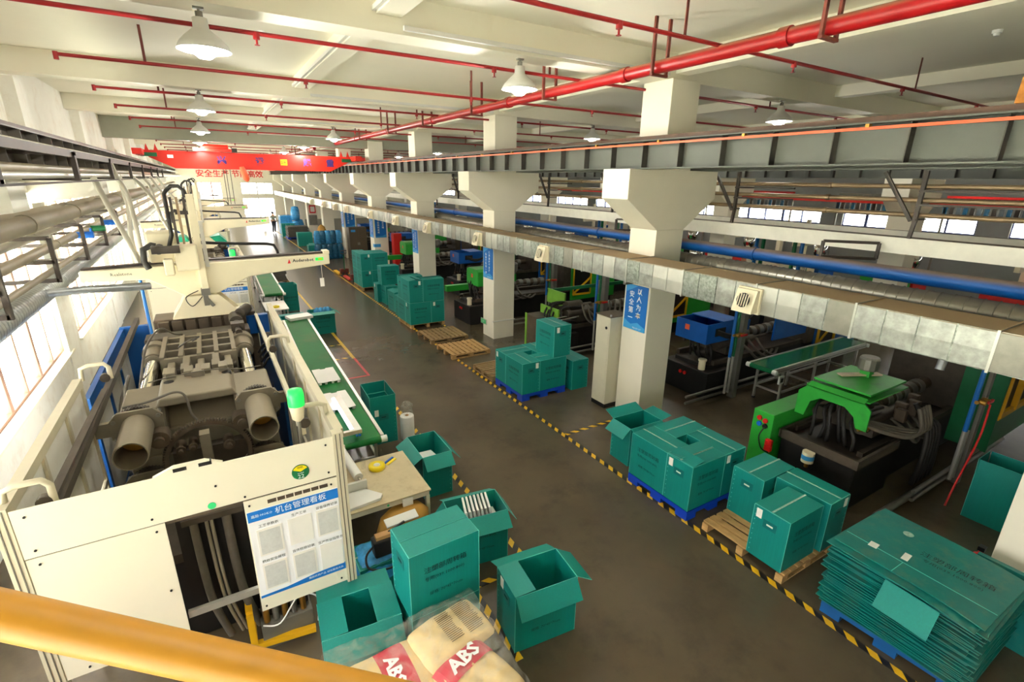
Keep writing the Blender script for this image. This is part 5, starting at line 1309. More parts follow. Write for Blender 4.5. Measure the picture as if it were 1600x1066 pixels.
mb.add(vs, fs, 0, True); tag(mb.build('blue_film', 'blue_wrap'), 'crinkled blue plastic film draped over the half-hidden carton', 'plastic film')
t = thing('black_tool_pouch', 'black tool pouch with strap on the blue film', 'pouch', (1.17, 4.6, .57))
mb = MB(); mb.prism([(1.05, .57), (1.3, .57), (1.31, .78), (1.04, .78)], 4.52, 4.66, 'y'); mb.build('pouch_body', 'black_plastic', t, bevel=.02)
hose('strap', [(1.06, 4.55, .74), (.95, 4.5, .68), (.95, 4.42, .58), (1.1, 4.36, .55), (1.25, 4.38, .55), (1.3, 4.48, .66)], .012, 'black_plastic', t)
MB().box(1.08, 1.28, 4.55, 4.63, .78, .82).build('contents', 'cardboard', t); MB().bar((1.2, 4.6, .8), (1.42, 4.6, .88), .02, .02).build('tool_handle', 'black_plastic', t)
# yellow pneumatic unit under the guard
t = thing('pneumatic_unit', 'yellow framed valve unit on the floor under the notice board', 'valve unit', (.1, 4.75, 0))
for p, q in (((-.2, 4.5, .1), (.36, 4.42, .1)), ((-.2, 4.5, .1), (-.2, 5.0, .1)), ((-.2, 4.5, .1), (-.2, 4.5, .5)), ((-.2, 4.5, .5), (-.2, 5.0, .5))): MB().bar(p, q, .06, .06).build('frame_bar', 'machine_yellow', t)
MB().box(-.12, .36, 4.48, 4.9, .0, .3).build('valve_block', 'steel_grey', t, bevel=.01); MB().box(-.1, .34, 4.6, 4.9, .3, .44).build('manifold', 'cast_dark', t, bevel=.01)
for i in range(5): MB().cyl((-.06+.085*i, 4.54, .3), (-.06+.085*i, 4.54, .46), .03, n=10).build('valve', 'steel_grey' if i % 2 else 'brass', t)
hose('air_tube', [(-.1, 4.5, .3), (.05, 4.4, .35), (.25, 4.5, .5), (.42, 4.5, .4), (.4, 4.5, .1)], .008, 'white_plastic', t)
text('!', .06, 'print_white', t, (-.05, 4.548, .12), '-y')
# second line items further back
t = thing('side_table', 'small table with white papers by the second machine', 'table', (1.45, 16.6, 0))
MB().box(1.14, 1.78, 16.0, 17.2, .72, .75).build('table_top', 'white_plastic', t)
for x in (1.18, 1.74):
    for y in (16.05, 17.15): MB().box(x-.02, x+.02, y-.02, y+.02, 0, .72).build('leg', 'aluminium', t)
o = MB(); o.lathe([(.04, 0), (.1, 0), (.1, .05), (.04, .05), (.04, 0)], 18); o = put('tape_roll', o.mesh('tape_roll', 'yellow_tape'), None, (1.45, 16.3, .752)); tag(o, 'yellow tape roll on the small table by the second machine', 'tape roll')
for i in range(6):
    tag(MB().box(1.95+.02*(i % 2), 2.75-.03*(i % 3), 24.0, 25.2, .1+i*.11, .1+i*.11+.1).build('dark_sheet_bundle', 'dark_sheets'), '%s dark sheet bundle from the floor in the stack left of the aisle' % ['lowest', 'second', 'third', 'fourth', 'fifth', 'topmost'][i], 'sheets', 'dark sheets left of the aisle')
pallet('pallet_wood_old', 'old pallet under the dark sheets left of the aisle', 2.35, 24.6, .9, 1.3)
o = MB().box(-.3, .3, -.2, .2, 0, .07).build('white_moulded_part', 'white_plastic'); o.location = (1.78, 14.02, .925); o.rotation_euler = (0, 0, .2); tag(o, 'white moulded tray resting over the far conveyor end', 'plastic part')

# ---- yellow handrail in front of the viewer
a, b = V(-0.3226, 0.7450, 4.0496), V(0.2361, 0.4409, 3.8205)
d = (b-a).normalized()
t = thing('handrail', 'yellow painted steel handrail crossing the lower left corner', 'handrail', a-d*.6)
MB().tube([a-d*.6, a, b, b+d*.5], .0265, 20).build('rail', 'handrail_yellow', t)
e = b+d*.48
MB().tube([e, V(e.x, e.y, 3.2)], .022, 14).build('post', 'handrail_yellow', t)
MB().box(e.x-.3, e.x+.6, e.y-1.2, e.y+.05, 3.05, 3.1).build('platform', 'steel_grey', t)
e = a-d*.55
MB().tube([e, V(e.x, e.y, 3.2)], .022, 14).build('post', 'handrail_yellow', t)

# ---- pipes on the left wall side
def longpipe(name, label, x, z, r, m, y0=2., y1=58., cat='pipe', n=16, clamps=()):
    t = thing(name, label, cat, (x, (y0+y1)/2, z-r)); MB().cyl((x, y0, z), (x, y1, z), r, n=n).build('pipe', m, t)
    for y in clamps: MB().cyl((x, y-.02, z), (x, y+.02, z), r*1.12, n=n).build('pipe_clamp', m, t)
    return t
t = longpipe('spiral_duct', 'silver spiral air duct running along the left windows', -2.3, 2.85, .17, 'foil_duct', 3, 40, 'duct', 20)
rg = MB(); rg.lathe([(.17, -.012), (.178, 0), (.17, .012)], 20, axis='y'); rg = rg.mesh('seam_ring', 'foil_duct')
for i in range(120): put('seam_ring', rg, t, V(-2.3, 4.5+.1*i, 2.85)-WL[t.name])
t = thing('branch_duct', 'flexible foil branch duct from the left duct toward the robot', 'duct', (-1.6, 9.8, 2.7)); MB().tube([(-2.25, 9.55, 2.88), (-1.7, 9.7, 2.87), (-1.2, 9.9, 2.82), (-.95, 10.0, 2.8)], .06, 12).build('duct', 'foil_duct', t)
for y in (9.4,): MB().bar((-1.9, y+.2, 2.92), (-1.0, y+.5, 2.88), .01, .01).build('hanger_wire', 'steel_grey', t)
longpipe('insulated_pipe', 'thick dusty insulated pipe, highest on the left window side', -2.05, 3.9, .12, 'pipe_beige', clamps=(6, 9, 12, 15, 18))
longpipe('water_pipe', 'grey-green water pipe under the insulated pipe on the left', -2.35, 3.6, .06, 'steel_grey', clamps=(7.5, 10.5, 13.5))
longpipe('water_pipe', 'beige water pipe beside the windows below the insulated pipe', -2.1, 3.48, .065, 'pipe_beige', clamps=(7.5, 10.5, 13.5))
longpipe('water_pipe', 'thin pale pipe lowest of the left pipe rack', -1.95, 3.25, .04, 'pipe_beige')
longpipe('steel_conduit', 'bright steel conduit alongside the left crane track', -1.62, 4.86, .05, 'aluminium')
longpipe('steel_conduit', 'lower bright conduit hanging under the left crane track', -1.5, 4.6, .045, 'pipe_beige')
longpipe('steel_conduit', 'thin lower conduit on the left hanger brackets', -1.36, 4.53, .03, 'aluminium')
t = thing('flat_duct', 'flat beige sheet duct above the insulated pipe on the left', 'duct', (-2.35, 20, 4.0)); MB().box(-2.55, -2.25, 3, 40, 3.9, 3.97).build('duct', 'pipe_beige', t)
for i in range(8):
    y = 5.2+3.0*i
    t = thing('track_bracket', '%s steel hanger bracket under the left crane track, counted from the viewer' % names[i], 'bracket', (-1.5, y, 4.46), 0, 'hanger brackets under the left crane track')
    MB().box(-1.29, -1.24, y-.05, y+.05, 4.47, 4.8).build('drop_plate', 'steel_dark', t); MB().box(-1.85, -1.24, y-.04, y+.04, 4.47, 4.5).build('bottom_bar', 'steel_dark', t); MB().box(-1.85, -1.24, y-.05, y+.05, 4.76, 4.8).build('top_bar', 'steel_dark', t)
t = thing('bracket_rail', 'long dark steel rail joining the left hanger brackets', 'rail', (-1.27, 16, 4.46)); MB().box(-1.3, -1.26, 3.5, 30, 4.74, 4.82).build('upper_rail', 'steel_dark', t); MB().box(-1.29, -1.26, 3.5, 30, 4.45, 4.47).build('lower_rail', 'steel_dark', t)
for i in range(5):
    y = 6.8+2.2*i
    t = thing('pipe_rack', '%s square steel pipe rack frame by the left windows, counted from the viewer' % names[i], 'pipe rack', (-2.2, y, 3.15), 0, 'pipe rack frames by the left windows')
    for p, q in (((-1.85, y, 3.12), (-1.85, y, 3.72)), ((-1.85, y, 3.72), (-2.6, y, 3.72)), ((-1.85, y, 3.4), (-2.75, y, 3.4)), ((-1.85, y, 3.15), (-2.75, y, 3.15))): MB().bar(p, q, .05, .05).build('frame_bar', 'steel_dark', t)
for i, (y, c) in enumerate(((12.0, 'blue_plastic'), (13.4, 'green_pipe'), (15.0, 'blue_plastic'))):
    mb = MB(); mb.cyl((-2.08, y, 3.48), (-1.82, y, 3.48), .06, n=12); mb.cyl((-1.85, y, 3.48), (-1.85, y, 3.6), .02, n=8)
    tag(mb.build('valve', c), ['blue valve on the left pipe rack, nearest', 'green valve on the left pipe rack', 'blue valve on the left pipe rack, farther one'][i], 'valve')
for i, pts in enumerate(([(-1.32, 9.7, 4.5), (-1.3, 9.9, 4.3), (-1.25, 10.3, 3.9), (-1.15, 10.6, 3.4), (-1.1, 10.8, 3.1)], [(-1.35, 12.9, 4.55), (-1.34, 13.0, 4.2), (-1.3, 12.8, 3.9), (-1.32, 12.4, 3.3), (-1.25, 12.2, 2.6)], [(-1.3, 11.6, 4.75), (-1.28, 11.9, 4.5), (-1.2, 12.1, 4.2), (-1.18, 12.2, 3.6), (-1.2, 12.3, 2.8)], [(-1.3, 14.8, 4.5), (-1.2, 15.3, 4.3), (-1.05, 16, 3.9), (-1.0, 16.5, 3.4)], [(-1.3, 17.5, 4.5), (-1.2, 17.8, 4.2), (-1.15, 18, 3.6), (-1.0, 18.3, 3.0)], [(-1.3, 20, 4.5), (-1.1, 20.6, 4.0), (-.8, 21, 3.6)], [(-1.3, 23, 4.5), (-1.1, 23.6, 4.0), (-.7, 24, 3.4)])):
    t = thing('supply_hose', ['pale hose curving down from the left crane track, nearest', 'pale upright hose beside the robot cable chain', 'pale hose bending down in front of the upright one', 'pale hose above the second machine', 'pale hose behind the robot arm', 'pale hose above the third robot', 'pale hose above the fourth robot'][i], 'hose', pts[-1], 0, 'supply hoses on the left')
    hose('hose', pts, .042, 'hose_white', t, 10)
tag(MB().cyl((-1.45, 13.6, 0), (-1.45, 13.6, 2.6), .035, n=10).build('blue_post', 'blue_pipe_clean'), 'blue upright pipe post behind the left blue frame', 'post')
# ================================================================== COLUMN FITTINGS
def banner_x(k, words, label):
    y = 6.44+6*k
    t = thing('column_banner', label, 'banner', (6.895, y+.29, 1.8), 0, 'blue slogan banners on the columns')
    MB().box(6.885, 6.897, y, y+.57, 1.8, 2.68).build('panel', 'sign_blue', t)
    MB().prism([(y, 1.8), (y+.57, 1.8), (y+.57, 1.98), (y+.38, 1.9), (y+.2, 1.96), (y, 1.88)], 6.881, 6.885, 'x').build('wave_print', 'sign_blue_light', t)
    MB().prism([(y+.57, 2.68), (y+.57, 2.52), (y+.4, 2.6), (y+.25, 2.68)], 6.881, 6.885, 'x').build('wave_print', 'sign_blue_light', t)
    n = max(len(s) for s in words); step = min(.155, .62/n)
    for c, s in enumerate(words):
        for i, ch in enumerate(s):
            text(ch, step*.85, 'print_white', t, (6.88, y+.2+.2*c if len(words) > 1 else y+.29, 2.56-.07*c-step*i), '-x', bold=.002)
    text('精益 求实 生产', .035, 'print_white', t, (6.879, y+.2, 1.84), '-x')
banner_x(0, ['以人为本', '安全第一'], 'blue safety banner on the nearest column, four large characters per line')
banner_x(1, ['优质高效求发展', '精益求精创一流'], 'blue slogan banner on the second column')
banner_x(2, ['安全生产人人有责', '遵章守纪保障平安'], 'blue slogan banner on the third column')
banner_x(3, ['质量是企业生命', '全员参与持续改进'], 'blue slogan banner on the aisle face of the fourth column')
banner_x(4, ['今天的质量', '明天的市场'], 'blue slogan banner on the aisle face of the fifth column')
def banner_y(k, words, label):
    y = 6.4+6*k-.012
    t = thing('column_banner', label, 'banner', (7.25, y, 1.8), 0, 'blue slogan banners on the columns')
    MB().box(6.98, 7.52, y, y+.01, 1.8, 2.75).build('panel', 'sign_blue', t); MB().prism([(6.98, 1.8), (7.52, 1.8), (7.52, 1.96), (7.3, 1.88), (6.98, 1.86)], y-.004, y, 'y').build('wave_print', 'sign_blue_light', t)
    for c, s in enumerate(words):
        for i, ch in enumerate(s): text(ch, .1, 'print_white', t, (7.14+.22*c, y-.006, 2.62-.115*i), '-y', bold=.002)
banner_y(3, ['节能降耗增效', '安全文明'], 'blue slogan banner facing front on the fourth column')
banner_y(4, ['绿色环保节约', '持续发展'], 'blue slogan banner facing front on the fifth column')
t = thing('wall_plate', 'small blue wrap-around plate low on the fourth column', 'sign', (6.9, 24.5, 1.35)); MB().box(6.885, 7.2, 24.385, 24.6, 1.35, 1.5).build('plate', 'sign_blue_light', t)
t = thing('exit_sign', 'small green lit exit sign low on the second column', 'sign', (6.89, 13.0, .34)); MB().box(6.88, 6.897, 12.82, 13.18, .34, .5).build('housing', 'aluminium', t); MB().box(6.877, 6.88, 12.86, 13.14, .36, .48).build('panel', 'exit_green', t)
text('出口', .08, 'print_white', t, (6.875, 13.0, .42), '-x')
mb = MB(); mb.cyl((6.85, 12.38, .55), (7.62, 12.38, .55), .016, n=8); tag(mb.build('conduit_pipe', 'lamp_white'), 'thin white conduit around the base of the second column', 'conduit')
t = thing('electrical_cabinet', 'tall beige electrical cabinet standing beside the nearest column', 'cabinet', (6.8, 7.3, 0))
MB().box(6.62, 7.1, 7.1, 7.52, .09, 1.98).build('body', 'cabinet_grey', t, bevel=.008); MB().box(6.625, 7.095, 7.105, 7.515, 0, .09).build('plinth', 'black_plastic', t); MB().box(6.6, 7.12, 7.08, 7.54, 1.98, 1.995).build('lid', 'cabinet_brown', t)
MB().box(6.615, 6.62, 7.13, 7.49, .13, 1.94).build('door', 'cabinet_grey', t); MB().cyl((6.605, 7.2, 1.75), (6.616, 7.2, 1.75), .03, n=14).build('lock', 'black_plastic', t); MB().cyl((6.66, 7.14, 1.995), (6.66, 7.14, 2.03), .02, n=10).build('lifting_eye', 'aluminium', t)
t = thing('bollard', 'short black bollard with orange top at the foot of the nearest column', 'bollard', (6.62, 6.25, 0)); MB().cyl((6.62, 6.25, 0), (6.62, 6.25, .3), .05, n=16).build('post', 'black_plastic', t); MB().cyl((6.62, 6.25, .3), (6.62, 6.25, .305), .04, n=16).build('cap', 'cardboard', t)
t = thing('bollard', 'short dark bollard with orange top in the machine bay behind the topmost carton', 'bollard', (8.15, 8.35, 0)); MB().cyl((8.15, 8.35, 0), (8.15, 8.35, .4), .055, n=16).build('post', 'black_plastic', t); MB().cyl((8.15, 8.35, .4), (8.15, 8.35, .405), .045, n=16).build('cap', 'cardboard', t)
t = thing('fire_extinguisher', 'red fire extinguisher beside the column at the right edge', 'extinguisher', (6.95, 1.14, 0))
mb = MB(); mb.lathe([(0, 0), (.085, 0), (.09, .02), (.09, .5), (.06, .58), (.025, .6), (.025, .65), (0, .65)], 18, (6.98, 1.16, 0)); mb.build('bottle', 'red_plastic', t); MB().box(6.94, 7.02, 1.13, 1.19, .65, .7).build('valve', 'black_plastic', t)
t = thing('fire_cabinet', 'tall red fire cabinet in the machine bay behind the fourth column', 'cabinet', (7.95, 24.2, 0)); MB().box(7.75, 8.15, 24.0, 24.4, 0, 2.0).build('body', 'red_plastic', t, bevel=.01); MB().box(7.78, 8.12, 23.99, 24.0, .1, 1.9).build('door', 'red_plastic', t)
t = thing('tool_cabinet', 'brown double-door metal cabinet in front of the fifth column', 'cabinet', (7.45, 29.9, 0)); MB().box(6.95, 7.95, 29.6, 30.2, 0, 1.85).build('body', 'cabinet_brown', t)
for x in (6.97, 7.46): MB().box(x, x+.47, 29.585, 29.6, .05, 1.8).build('door', 'cabinet_brown', t)
for x in (7.4, 7.48): MB().box(x, x+.03, 29.57, 29.585, .85, 1.0).build('handle', 'aluminium', t)
MB().box(7.05, 7.3, 29.58, 29.585, 1.6, 1.72).build('label_plate', 'sign_blue_light', t)
t = thing('notice_box', 'grey box with red notice mounted on a far column', 'sign', (7.25, 42.3, 1.2)); MB().box(6.95, 7.55, 42.2, 42.39, 1.0, 1.75).build('box', 'steel_grey', t); MB().box(7.05, 7.5, 42.3, 42.38, 1.9, 2.5).build('notice', 'print_red', t); MB().box(7.12, 7.43, 42.285, 42.3, 2.0, 2.4).build('notice_face', 'paper', t)

# pallet trucks
def truck(label, x, y, rz, c):
    t = thing('pallet_truck', label, 'pallet truck', (x, y, 0), rz, 'hand pallet trucks')
    def p(n, m, mb): put(n, mb.mesh(n, m), t)
    for s in (-.19, .19): p('fork', 'red_plastic' if c else 'machine_yellow', MB().box(s-.08, s+.08, .1, 1.2, .07, .13)); p('fork_wheel', 'rubber', MB().cyl((s-.05, 1.1, .045), (s+.05, 1.1, .045), .045, n=10))
    p('pump_body', 'rust_steel', MB().box(-.2, .2, -.05, .12, .12, .35)); 
    for s in (-.09, .09): p('wheel', 'rubber', MB().cyl((s-.03, -.05, .1), (s+.03, -.05, .1), .1, n=14))
    mb = MB(); mb.tube([(0, -.05, .3), (0, -.12, 1.0), (0, -.14, 1.1)], .022, 8); p('handle_bar', 'green_pipe' if not c else 'machine_yellow', mb)
    mb = MB(); mb.tube([(0, -.14, 1.08), (-.13, -.15, 1.12), (-.14, -.16, 1.25), (.14, -.16, 1.25), (.13, -.15, 1.12), (0, -.14, 1.08)], .018, 8); p('handle_loop', 'steel_dark', mb)
truck('hand pallet truck with green handle parked at the aisle tape', 5.42, 24.7, .0, 0); truck('hand pallet truck with yellow handle next to the tall carton block', 5.5, 23.0, .0, 1)

# ================================================================== MACHINES IN THE RIGHT BAY
def msegs(pts, r, m, T, name='hydraulic_hose'): return hose(name, pts, r, m, T, 8, 5)
def bay_machine(label, x0, yc, L=6.0, cover='machine_green', kind='tray', cx=1.0, cz=1.25, guard='machine_green', bedm='machine_black', tank=True, hopper=True):
    T = thing('injection_moulding_machine', label, 'machine', (x0+L/2, yc, 0))
    rs = random.Random(int(yc*7)+3)
    MB().box(x0+.2, x0+L, yc-.48, yc+.48, 0, .72).build('bed', bedm, T, bevel=.02)
    MB().box(x0+.3, x0+L, yc-.52, yc-.44, .72, .82).build('guide_rail', 'cast_dark', T); MB().box(x0+.3, x0+L, yc+.44, yc+.52, .72, .82).build('guide_rail', 'cast_dark', T)
    if tank:
        MB().box(x0, x0+.75, yc-.62, yc+.62, 0, .62).build('oil_tank', bedm, T, bevel=.015)
        mb = MB(); mb.cyl((x0+.12, yc-.35, .62), (x0+.12, yc-.35, .82), .075, n=14); mb.cyl((x0+.12, yc-.35, .82), (x0+.12, yc-.35, .86), .09, n=14); mb.build('filter_canister', 'cream_paint', T)
        mb = MB(); mb.cyl((x0-.03, yc+.1, .45), (x0, yc+.1, .45), .04, n=10); mb.cyl((x0-.03, yc-.02, .45), (x0, yc-.02, .45), .04, n=10); mb.build('socket', 'red_plastic', T)
    # injection carriage: side cylinders, motor, barrel
    MB().box(x0+.9, x0+1.7, yc-.36, yc+.36, .82, 1.12).build('injection_carriage', 'cast_dark', T, bevel=.02)
    for s in (-.3, .3):
        mb = MB(); mb.cyl((x0+.6, yc+s, 1.08), (x0+1.9, yc+s, 1.08), .085, n=14); mb.cyl((x0+.55, yc+s, 1.08), (x0+.68, yc+s, 1.08), .11, n=14); mb.cyl((x0+1.85, yc+s, 1.08), (x0+2.4, yc+s, 1.08), .035, n=10); mb.build('injection_cylinder', 'cast_dark', T)
    MB().cyl((x0+.75, yc, 1.2), (x0+1.25, yc, 1.2), .16, n=18).build('screw_motor', 'cast_dark', T)
    MB().cyl((x0+1.7, yc, 1.1), (x0+3.6, yc, 1.1), .11, n=16).build('barrel', 'cast_brown', T)
    for i in range(5):
        xx = x0+1.9+.3*i; MB().cyl((xx, yc, 1.1), (xx+.16, yc, 1.1), .13, n=16).build('heater_band', 'steel_grey', T)
    # hoses
    for i in range(6):
        a = rs.uniform(-.4, .4); b = rs.uniform(.5, 1.0)
        msegs([(x0+.4+rs.uniform(0, .3), yc-.3+.12*i, .62), (x0+.15+rs.uniform(0, .3), yc-.35+.12*i, .95), (x0+.5, yc-.2+.1*i, 1.28+rs.uniform(-.1, .1)), (x0+1.0+rs.uniform(0, .4), yc-.25+.1*i, 1.22)], .026, 'rubber', T)
    for i in range(3):
        msegs([(x0+1.3+.3*i, yc-.4, 1.1), (x0+1.35+.3*i, yc-.62, .95-.05*i), (x0+1.7+.3*i, yc-.66, .7), (x0+2.2+.2*i, yc-.55, .78)], .03, 'rubber_grey', T)
    # hopper
    hx = x0+2.0
    if hopper:
        mb = MB(); mb.box(hx-.08, hx+.08, yc-.08, yc+.08, 1.2, 1.45); mb.build('hopper_neck', guard or 'machine_green', T)
        mb = MB(); mb.lathe([(.07, 1.45), (.14, 1.55), (.16, 1.6), (.16, 1.8), (.13, 1.84), (0, 1.85)], 12, (hx, yc, 0), sm=False); mb.build('hopper', 'steel_grey', T)
    # cover
    cx0 = x0+cx
    if kind == 'tray':
        mb = MB(); w, h, t = .42, .44, .015
        mb.box(cx0, cx0+1.1, yc-w, yc-w+t, cz, cz+h); mb.box(cx0, cx0+1.1, yc+w-t, yc+w, cz, cz+h); mb.box(cx0, cx0+t, yc-w+t, yc+w-t, cz, cz+h); mb.box(cx0+1.1-t, cx0+1.1, yc-w+t, yc+w-t, cz, cz+h); mb.box(cx0+t, cx0+1.1-t, yc-w+t, yc+w-t, cz, cz+.015)
        c = mb.build('cover', cover, T)
        MB().box(cx0+.5, cx0+1.1, yc-w-.005, yc+w+.005, cz+h, cz+h+.02).build('cover_lid', cover, c)
        MB().box(cx0+.28, cx0+.62, yc-w-.006, yc-w, cz+.14, cz+.32).build('cover_opening', 'machine_black_deep', c)
        for i in range(2): msegs([(cx0+.35, yc-w-.0, cz+.26-.06*i), (cx0+.7, yc-w-.16, cz+.16-.06*i), (cx0+1.1, yc-w-.12, cz+.25), (cx0+1.15, yc-w+.1, cz+.5)], .03, 'rubber', T)
        MB().box(cx0-.006, cx0, yc+.05, yc+.17, cz+.22, cz+.34).build('warning_label', 'conductor_orange', c)
    elif kind == 'box':
        mb = MB(); mb.prism([(yc-.42, cz), (yc+.42, cz), (yc+.42, cz+.48), (yc+.3, cz+.56), (yc-.3, cz+.56), (yc-.42, cz+.48)], cx0, cx0+.95, 'x'); c = mb.build('cover', cover, T, bevel=.02)
        MB().box(cx0-.006, cx0, yc-.06, yc+.06, cz+.26, cz+.38).build('warning_label', 'conductor_orange', c); MB().box(cx0+.35, cx0+.8, yc-.425, yc-.415, cz+.12, cz+.35).build('cover_opening', 'machine_black_deep', c)
    if cover: 
        for s in (-.3, .3): MB().box(cx0+.15, cx0+.25, yc+s-.03, yc+s+.03, 1.1, cz+.02).build('cover_leg', 'cast_dark', T)
    # clamp unit with guard at the far end
    gx = x0+L-2.1
    MB().box(gx-.35, gx, yc-.6, yc+.6, .72, 1.7).build('fixed_platen', 'cast_dark', T, bevel=.02)
    MB().box(gx, gx+2.1, yc-.62, yc-.58, .4, 1.85).build('guard_panel', guard, T); MB().box(gx, gx+2.1, yc+.58, yc+.62, .4, 1.85).build('guard_panel', guard, T); MB().box(gx+2.06, gx+2.1, yc-.58, yc+.58, .4, 1.85).build('guard_panel', guard, T)
    mb = MB()
    for p, q in (((gx+.1, .6), (gx+.1, 1.8)), ((gx+.9, .6), (gx+.9, 1.8)), ((gx+.1, .6), (gx+.9, .6)), ((gx+.1, 1.8), (gx+.9, 1.8)), ((gx+.1, .62), (gx+.9, 1.2))): mb.bar((p[0], yc-.64, p[1]), (q[0], yc-.64, q[1]), .03, .07)
    mb.build('door_frame', 'machine_yellow', T); MB().box(gx+.14, gx+.86, yc-.632, yc-.622, .64, 1.76).build('door_window', 'machine_black_deep', T)
    MB().cyl((gx+.3, yc, 1.2), (gx+1.9, yc, 1.2), .2, n=16).build('clamp_cylinder', 'cast_dark', T)
    return T
# nearest green machine: special hood and side cabinet
T = bay_machine('near green injection machine with arched green hood in the right bay', 7.45, 3.3, 6.0, None, 'none', tank=False, hopper=False)
mb = MB(); mb.box(7.78, 8.88, 2.88, 3.68, 1.68, 1.71); mb.box(7.7, 8.9, 2.84, 3.72, 1.6, 1.62); mb.build('hood_roof', 'machine_green', T)
arch = [(2.78, 1.2), (2.92, 1.2), (2.98, 1.36), (3.12, 1.46), (3.46, 1.46), (3.6, 1.36), (3.66, 1.1), (3.8, 1.1), (3.8, 1.48), (3.68, 1.6), (2.88, 1.6), (2.78, 1.52)]
mb = MB(); mb.prism(arch, 7.64, 7.67, 'x'); mb.build('hood_arch', 'machine_green', T)
mb = MB(); mb.add([(7.64, 2.88, 1.6), (7.64, 3.68, 1.6), (7.72, 3.68, 1.66), (7.72, 2.88, 1.66), (7.64, 2.88, 1.59), (7.64, 3.68, 1.59), (7.72, 3.68, 1.65), (7.72, 2.88, 1.65)], [(0,1,2,3),(4,7,6,5),(0,4,5,1),(1,5,6,2),(2,6,7,3),(3,7,4,0)]); mb.build('hood_slope', 'machine_green', T)
mb = MB(); mb.box(7.66, 8.88, 3.69, 3.71, 1.2, 1.62); mb.build('hood_side', 'machine_green', T)
c = MB().box(7.2, 8.45, 3.86, 4.2, .05, 1.1).build('side_cabinet', 'machine_green', T, bevel=.01)
for y, z, m in ((4.08, .98, 'red_plastic'), (3.98, .96, 'red_plastic'), (4.07, .88, 'blue_plastic'), (3.97, .87, 'black_plastic')):
    MB().cyl((7.17, y, z), (7.2, y, z), .04, n=12).build('socket', m, c)
hose('socket_cable', [(7.17, 3.97, .85), (7.12, 4.0, .7), (7.15, 3.95, .5), (7.2, 3.85, .45)], .01, 'black_plastic', c)
for z in (.6, .5): MB().box(7.14, 7.2, 3.8, 3.9, z, z+.09).build('plug_box', 'red_plastic', c)
mb = MB(); mb.box(7.35, 7.4, 2.7, 3.8, .72, .86); mb.box(7.35, 8.6, 2.66, 2.7, .72, .86); mb.box(7.35, 8.6, 3.78, 3.82, .72, .86); mb.build('open_tray', 'cast_dark', T)
MB().box(7.4, 8.6, 2.7, 3.8, .0, .74).build('front_bed', 'machine_black', T, bevel=.02)
mb = MB(); mb.cyl((7.3, 3.3, .55), (7.3, 3.3, .72), .085, n=16); mb.build('filter_canister', 'cream_paint', T); MB().cyl((7.3, 3.3, .46), (7.3, 3.3, .55), .03, n=10).build('filter_drain', 'brass', T); mb = MB(); mb.lathe([(.087, .6), (.087, .67)], 16, (7.3, 3.3, 0)); mb.build('filter_label', 'sign_blue_light', T)
o = MB().bar((8.15, 3.5, 1.74), (8.75, 3.2, 1.74), .12, .02).build('plank', 'table_top', T)
mb = MB(); mb.lathe([(.0, 1.82), (.13, 1.82), (.14, 1.84), (.14, 2.0), (.12, 2.03), (0, 2.03)], 12, (8.55, 3.3, 0), sm=False); mb.build('motor_housing', 'steel_grey', T); MB().box(8.48, 8.62, 3.23, 3.37, 1.71, 1.82).build('motor_neck', 'machine_green', T)
for i in range(4): msegs([(7.75+.05*i, 2.9+.05*i, 1.25), (8.0+.1*i, 2.65, 1.15), (8.4+.15*i, 2.5, 1.05), (8.75+.1*i, 2.5, 1.1), (8.85+.1*i, 2.62, 1.35)], .032, 'rubber_grey', T)
for i in range(5): msegs([(8.9+.12*i, 2.7, 1.4-.1*i), (9.0+.1*i, 2.5, 1.0), (8.95+.12*i, 2.45, .5), (9.0+.15*i, 2.5, .05)], .035, 'rubber', T)
for i in range(2): MB().cyl((7.72, 2.86+.05*i, 1.22-.06*i), (7.86, 2.8+.05*i, 1.2-.06*i), .025, n=10).build('hose_fitting', 'brass', T)
for s in range(6): MB().box(8.7+.14*s, 8.8+.14*s, 2.72+.06*(s % 3), 2.86+.06*(s % 3), 1.1, 1.3+.05*(s % 2)).build('valve_block', 'cast_brown', T, bevel=.01)
MB().box(10.7, 10.75, 2.15, 2.72, .3, 1.9).build('guard_panel', 'green_pipe', T); MB().box(10.75, 12.9, 2.2, 2.24, .95, 1.9).build('guard_window', 'machine_black_deep', T); MB().box(10.75, 12.9, 2.2, 2.24, .3, .9).build('guard_panel', 'green_pipe', T)  # darker green than the other guards, shade put into the panel colour
for p, q in (((10.8, .92), (12.9, .92)), ((10.8, 1.85), (12.9, 1.85)), ((11.5, .92), (11.5, 1.85)), ((10.8, .92), (10.8, 1.85)), ((12.2, .92), (12.2, 1.85))): MB().bar((p[0], 2.17, p[1]), (q[0], 2.17, q[1]), .05, .1).build('door_frame', 'machine_yellow', T)
T2 = bay_machine('blue-tray injection machine right of the nearest column', 8.85, 6.95, 6.2, 'machine_blue', 'tray', .05, 1.22, 'machine_blue')
MB().box(11.2, 13.2, 6.4, 6.44, 1.0, 1.75).build('guard_panel', 'machine_blue', T2)
T3 = bay_machine('dark hose-covered injection machine with lime plates left of the nearest column', 7.55, 10.75, 6.2, None, 'none', guard='machine_green')
c = MB().box(7.45, 8.25, 10.9, 11.5, 0, .95).build('side_cabinet', 'cast_brown', T3, bevel=.01); MB().box(7.43, 7.45, 11.42, 11.5, 0, .98).build('cabinet_edge', 'machine_lime', c)
MB().box(7.85, 7.9, 10.5, 11.35, .98, 1.22).build('lime_plate', 'machine_lime', T3); MB().box(8.35, 8.4, 10.9, 11.75, 1.15, 1.55).build('lime_plate', 'machine_lime', T3); MB().box(8.35, 11.4, 11.7, 11.75, 1.42, 1.52).build('green_rail', 'green_pipe', T3)
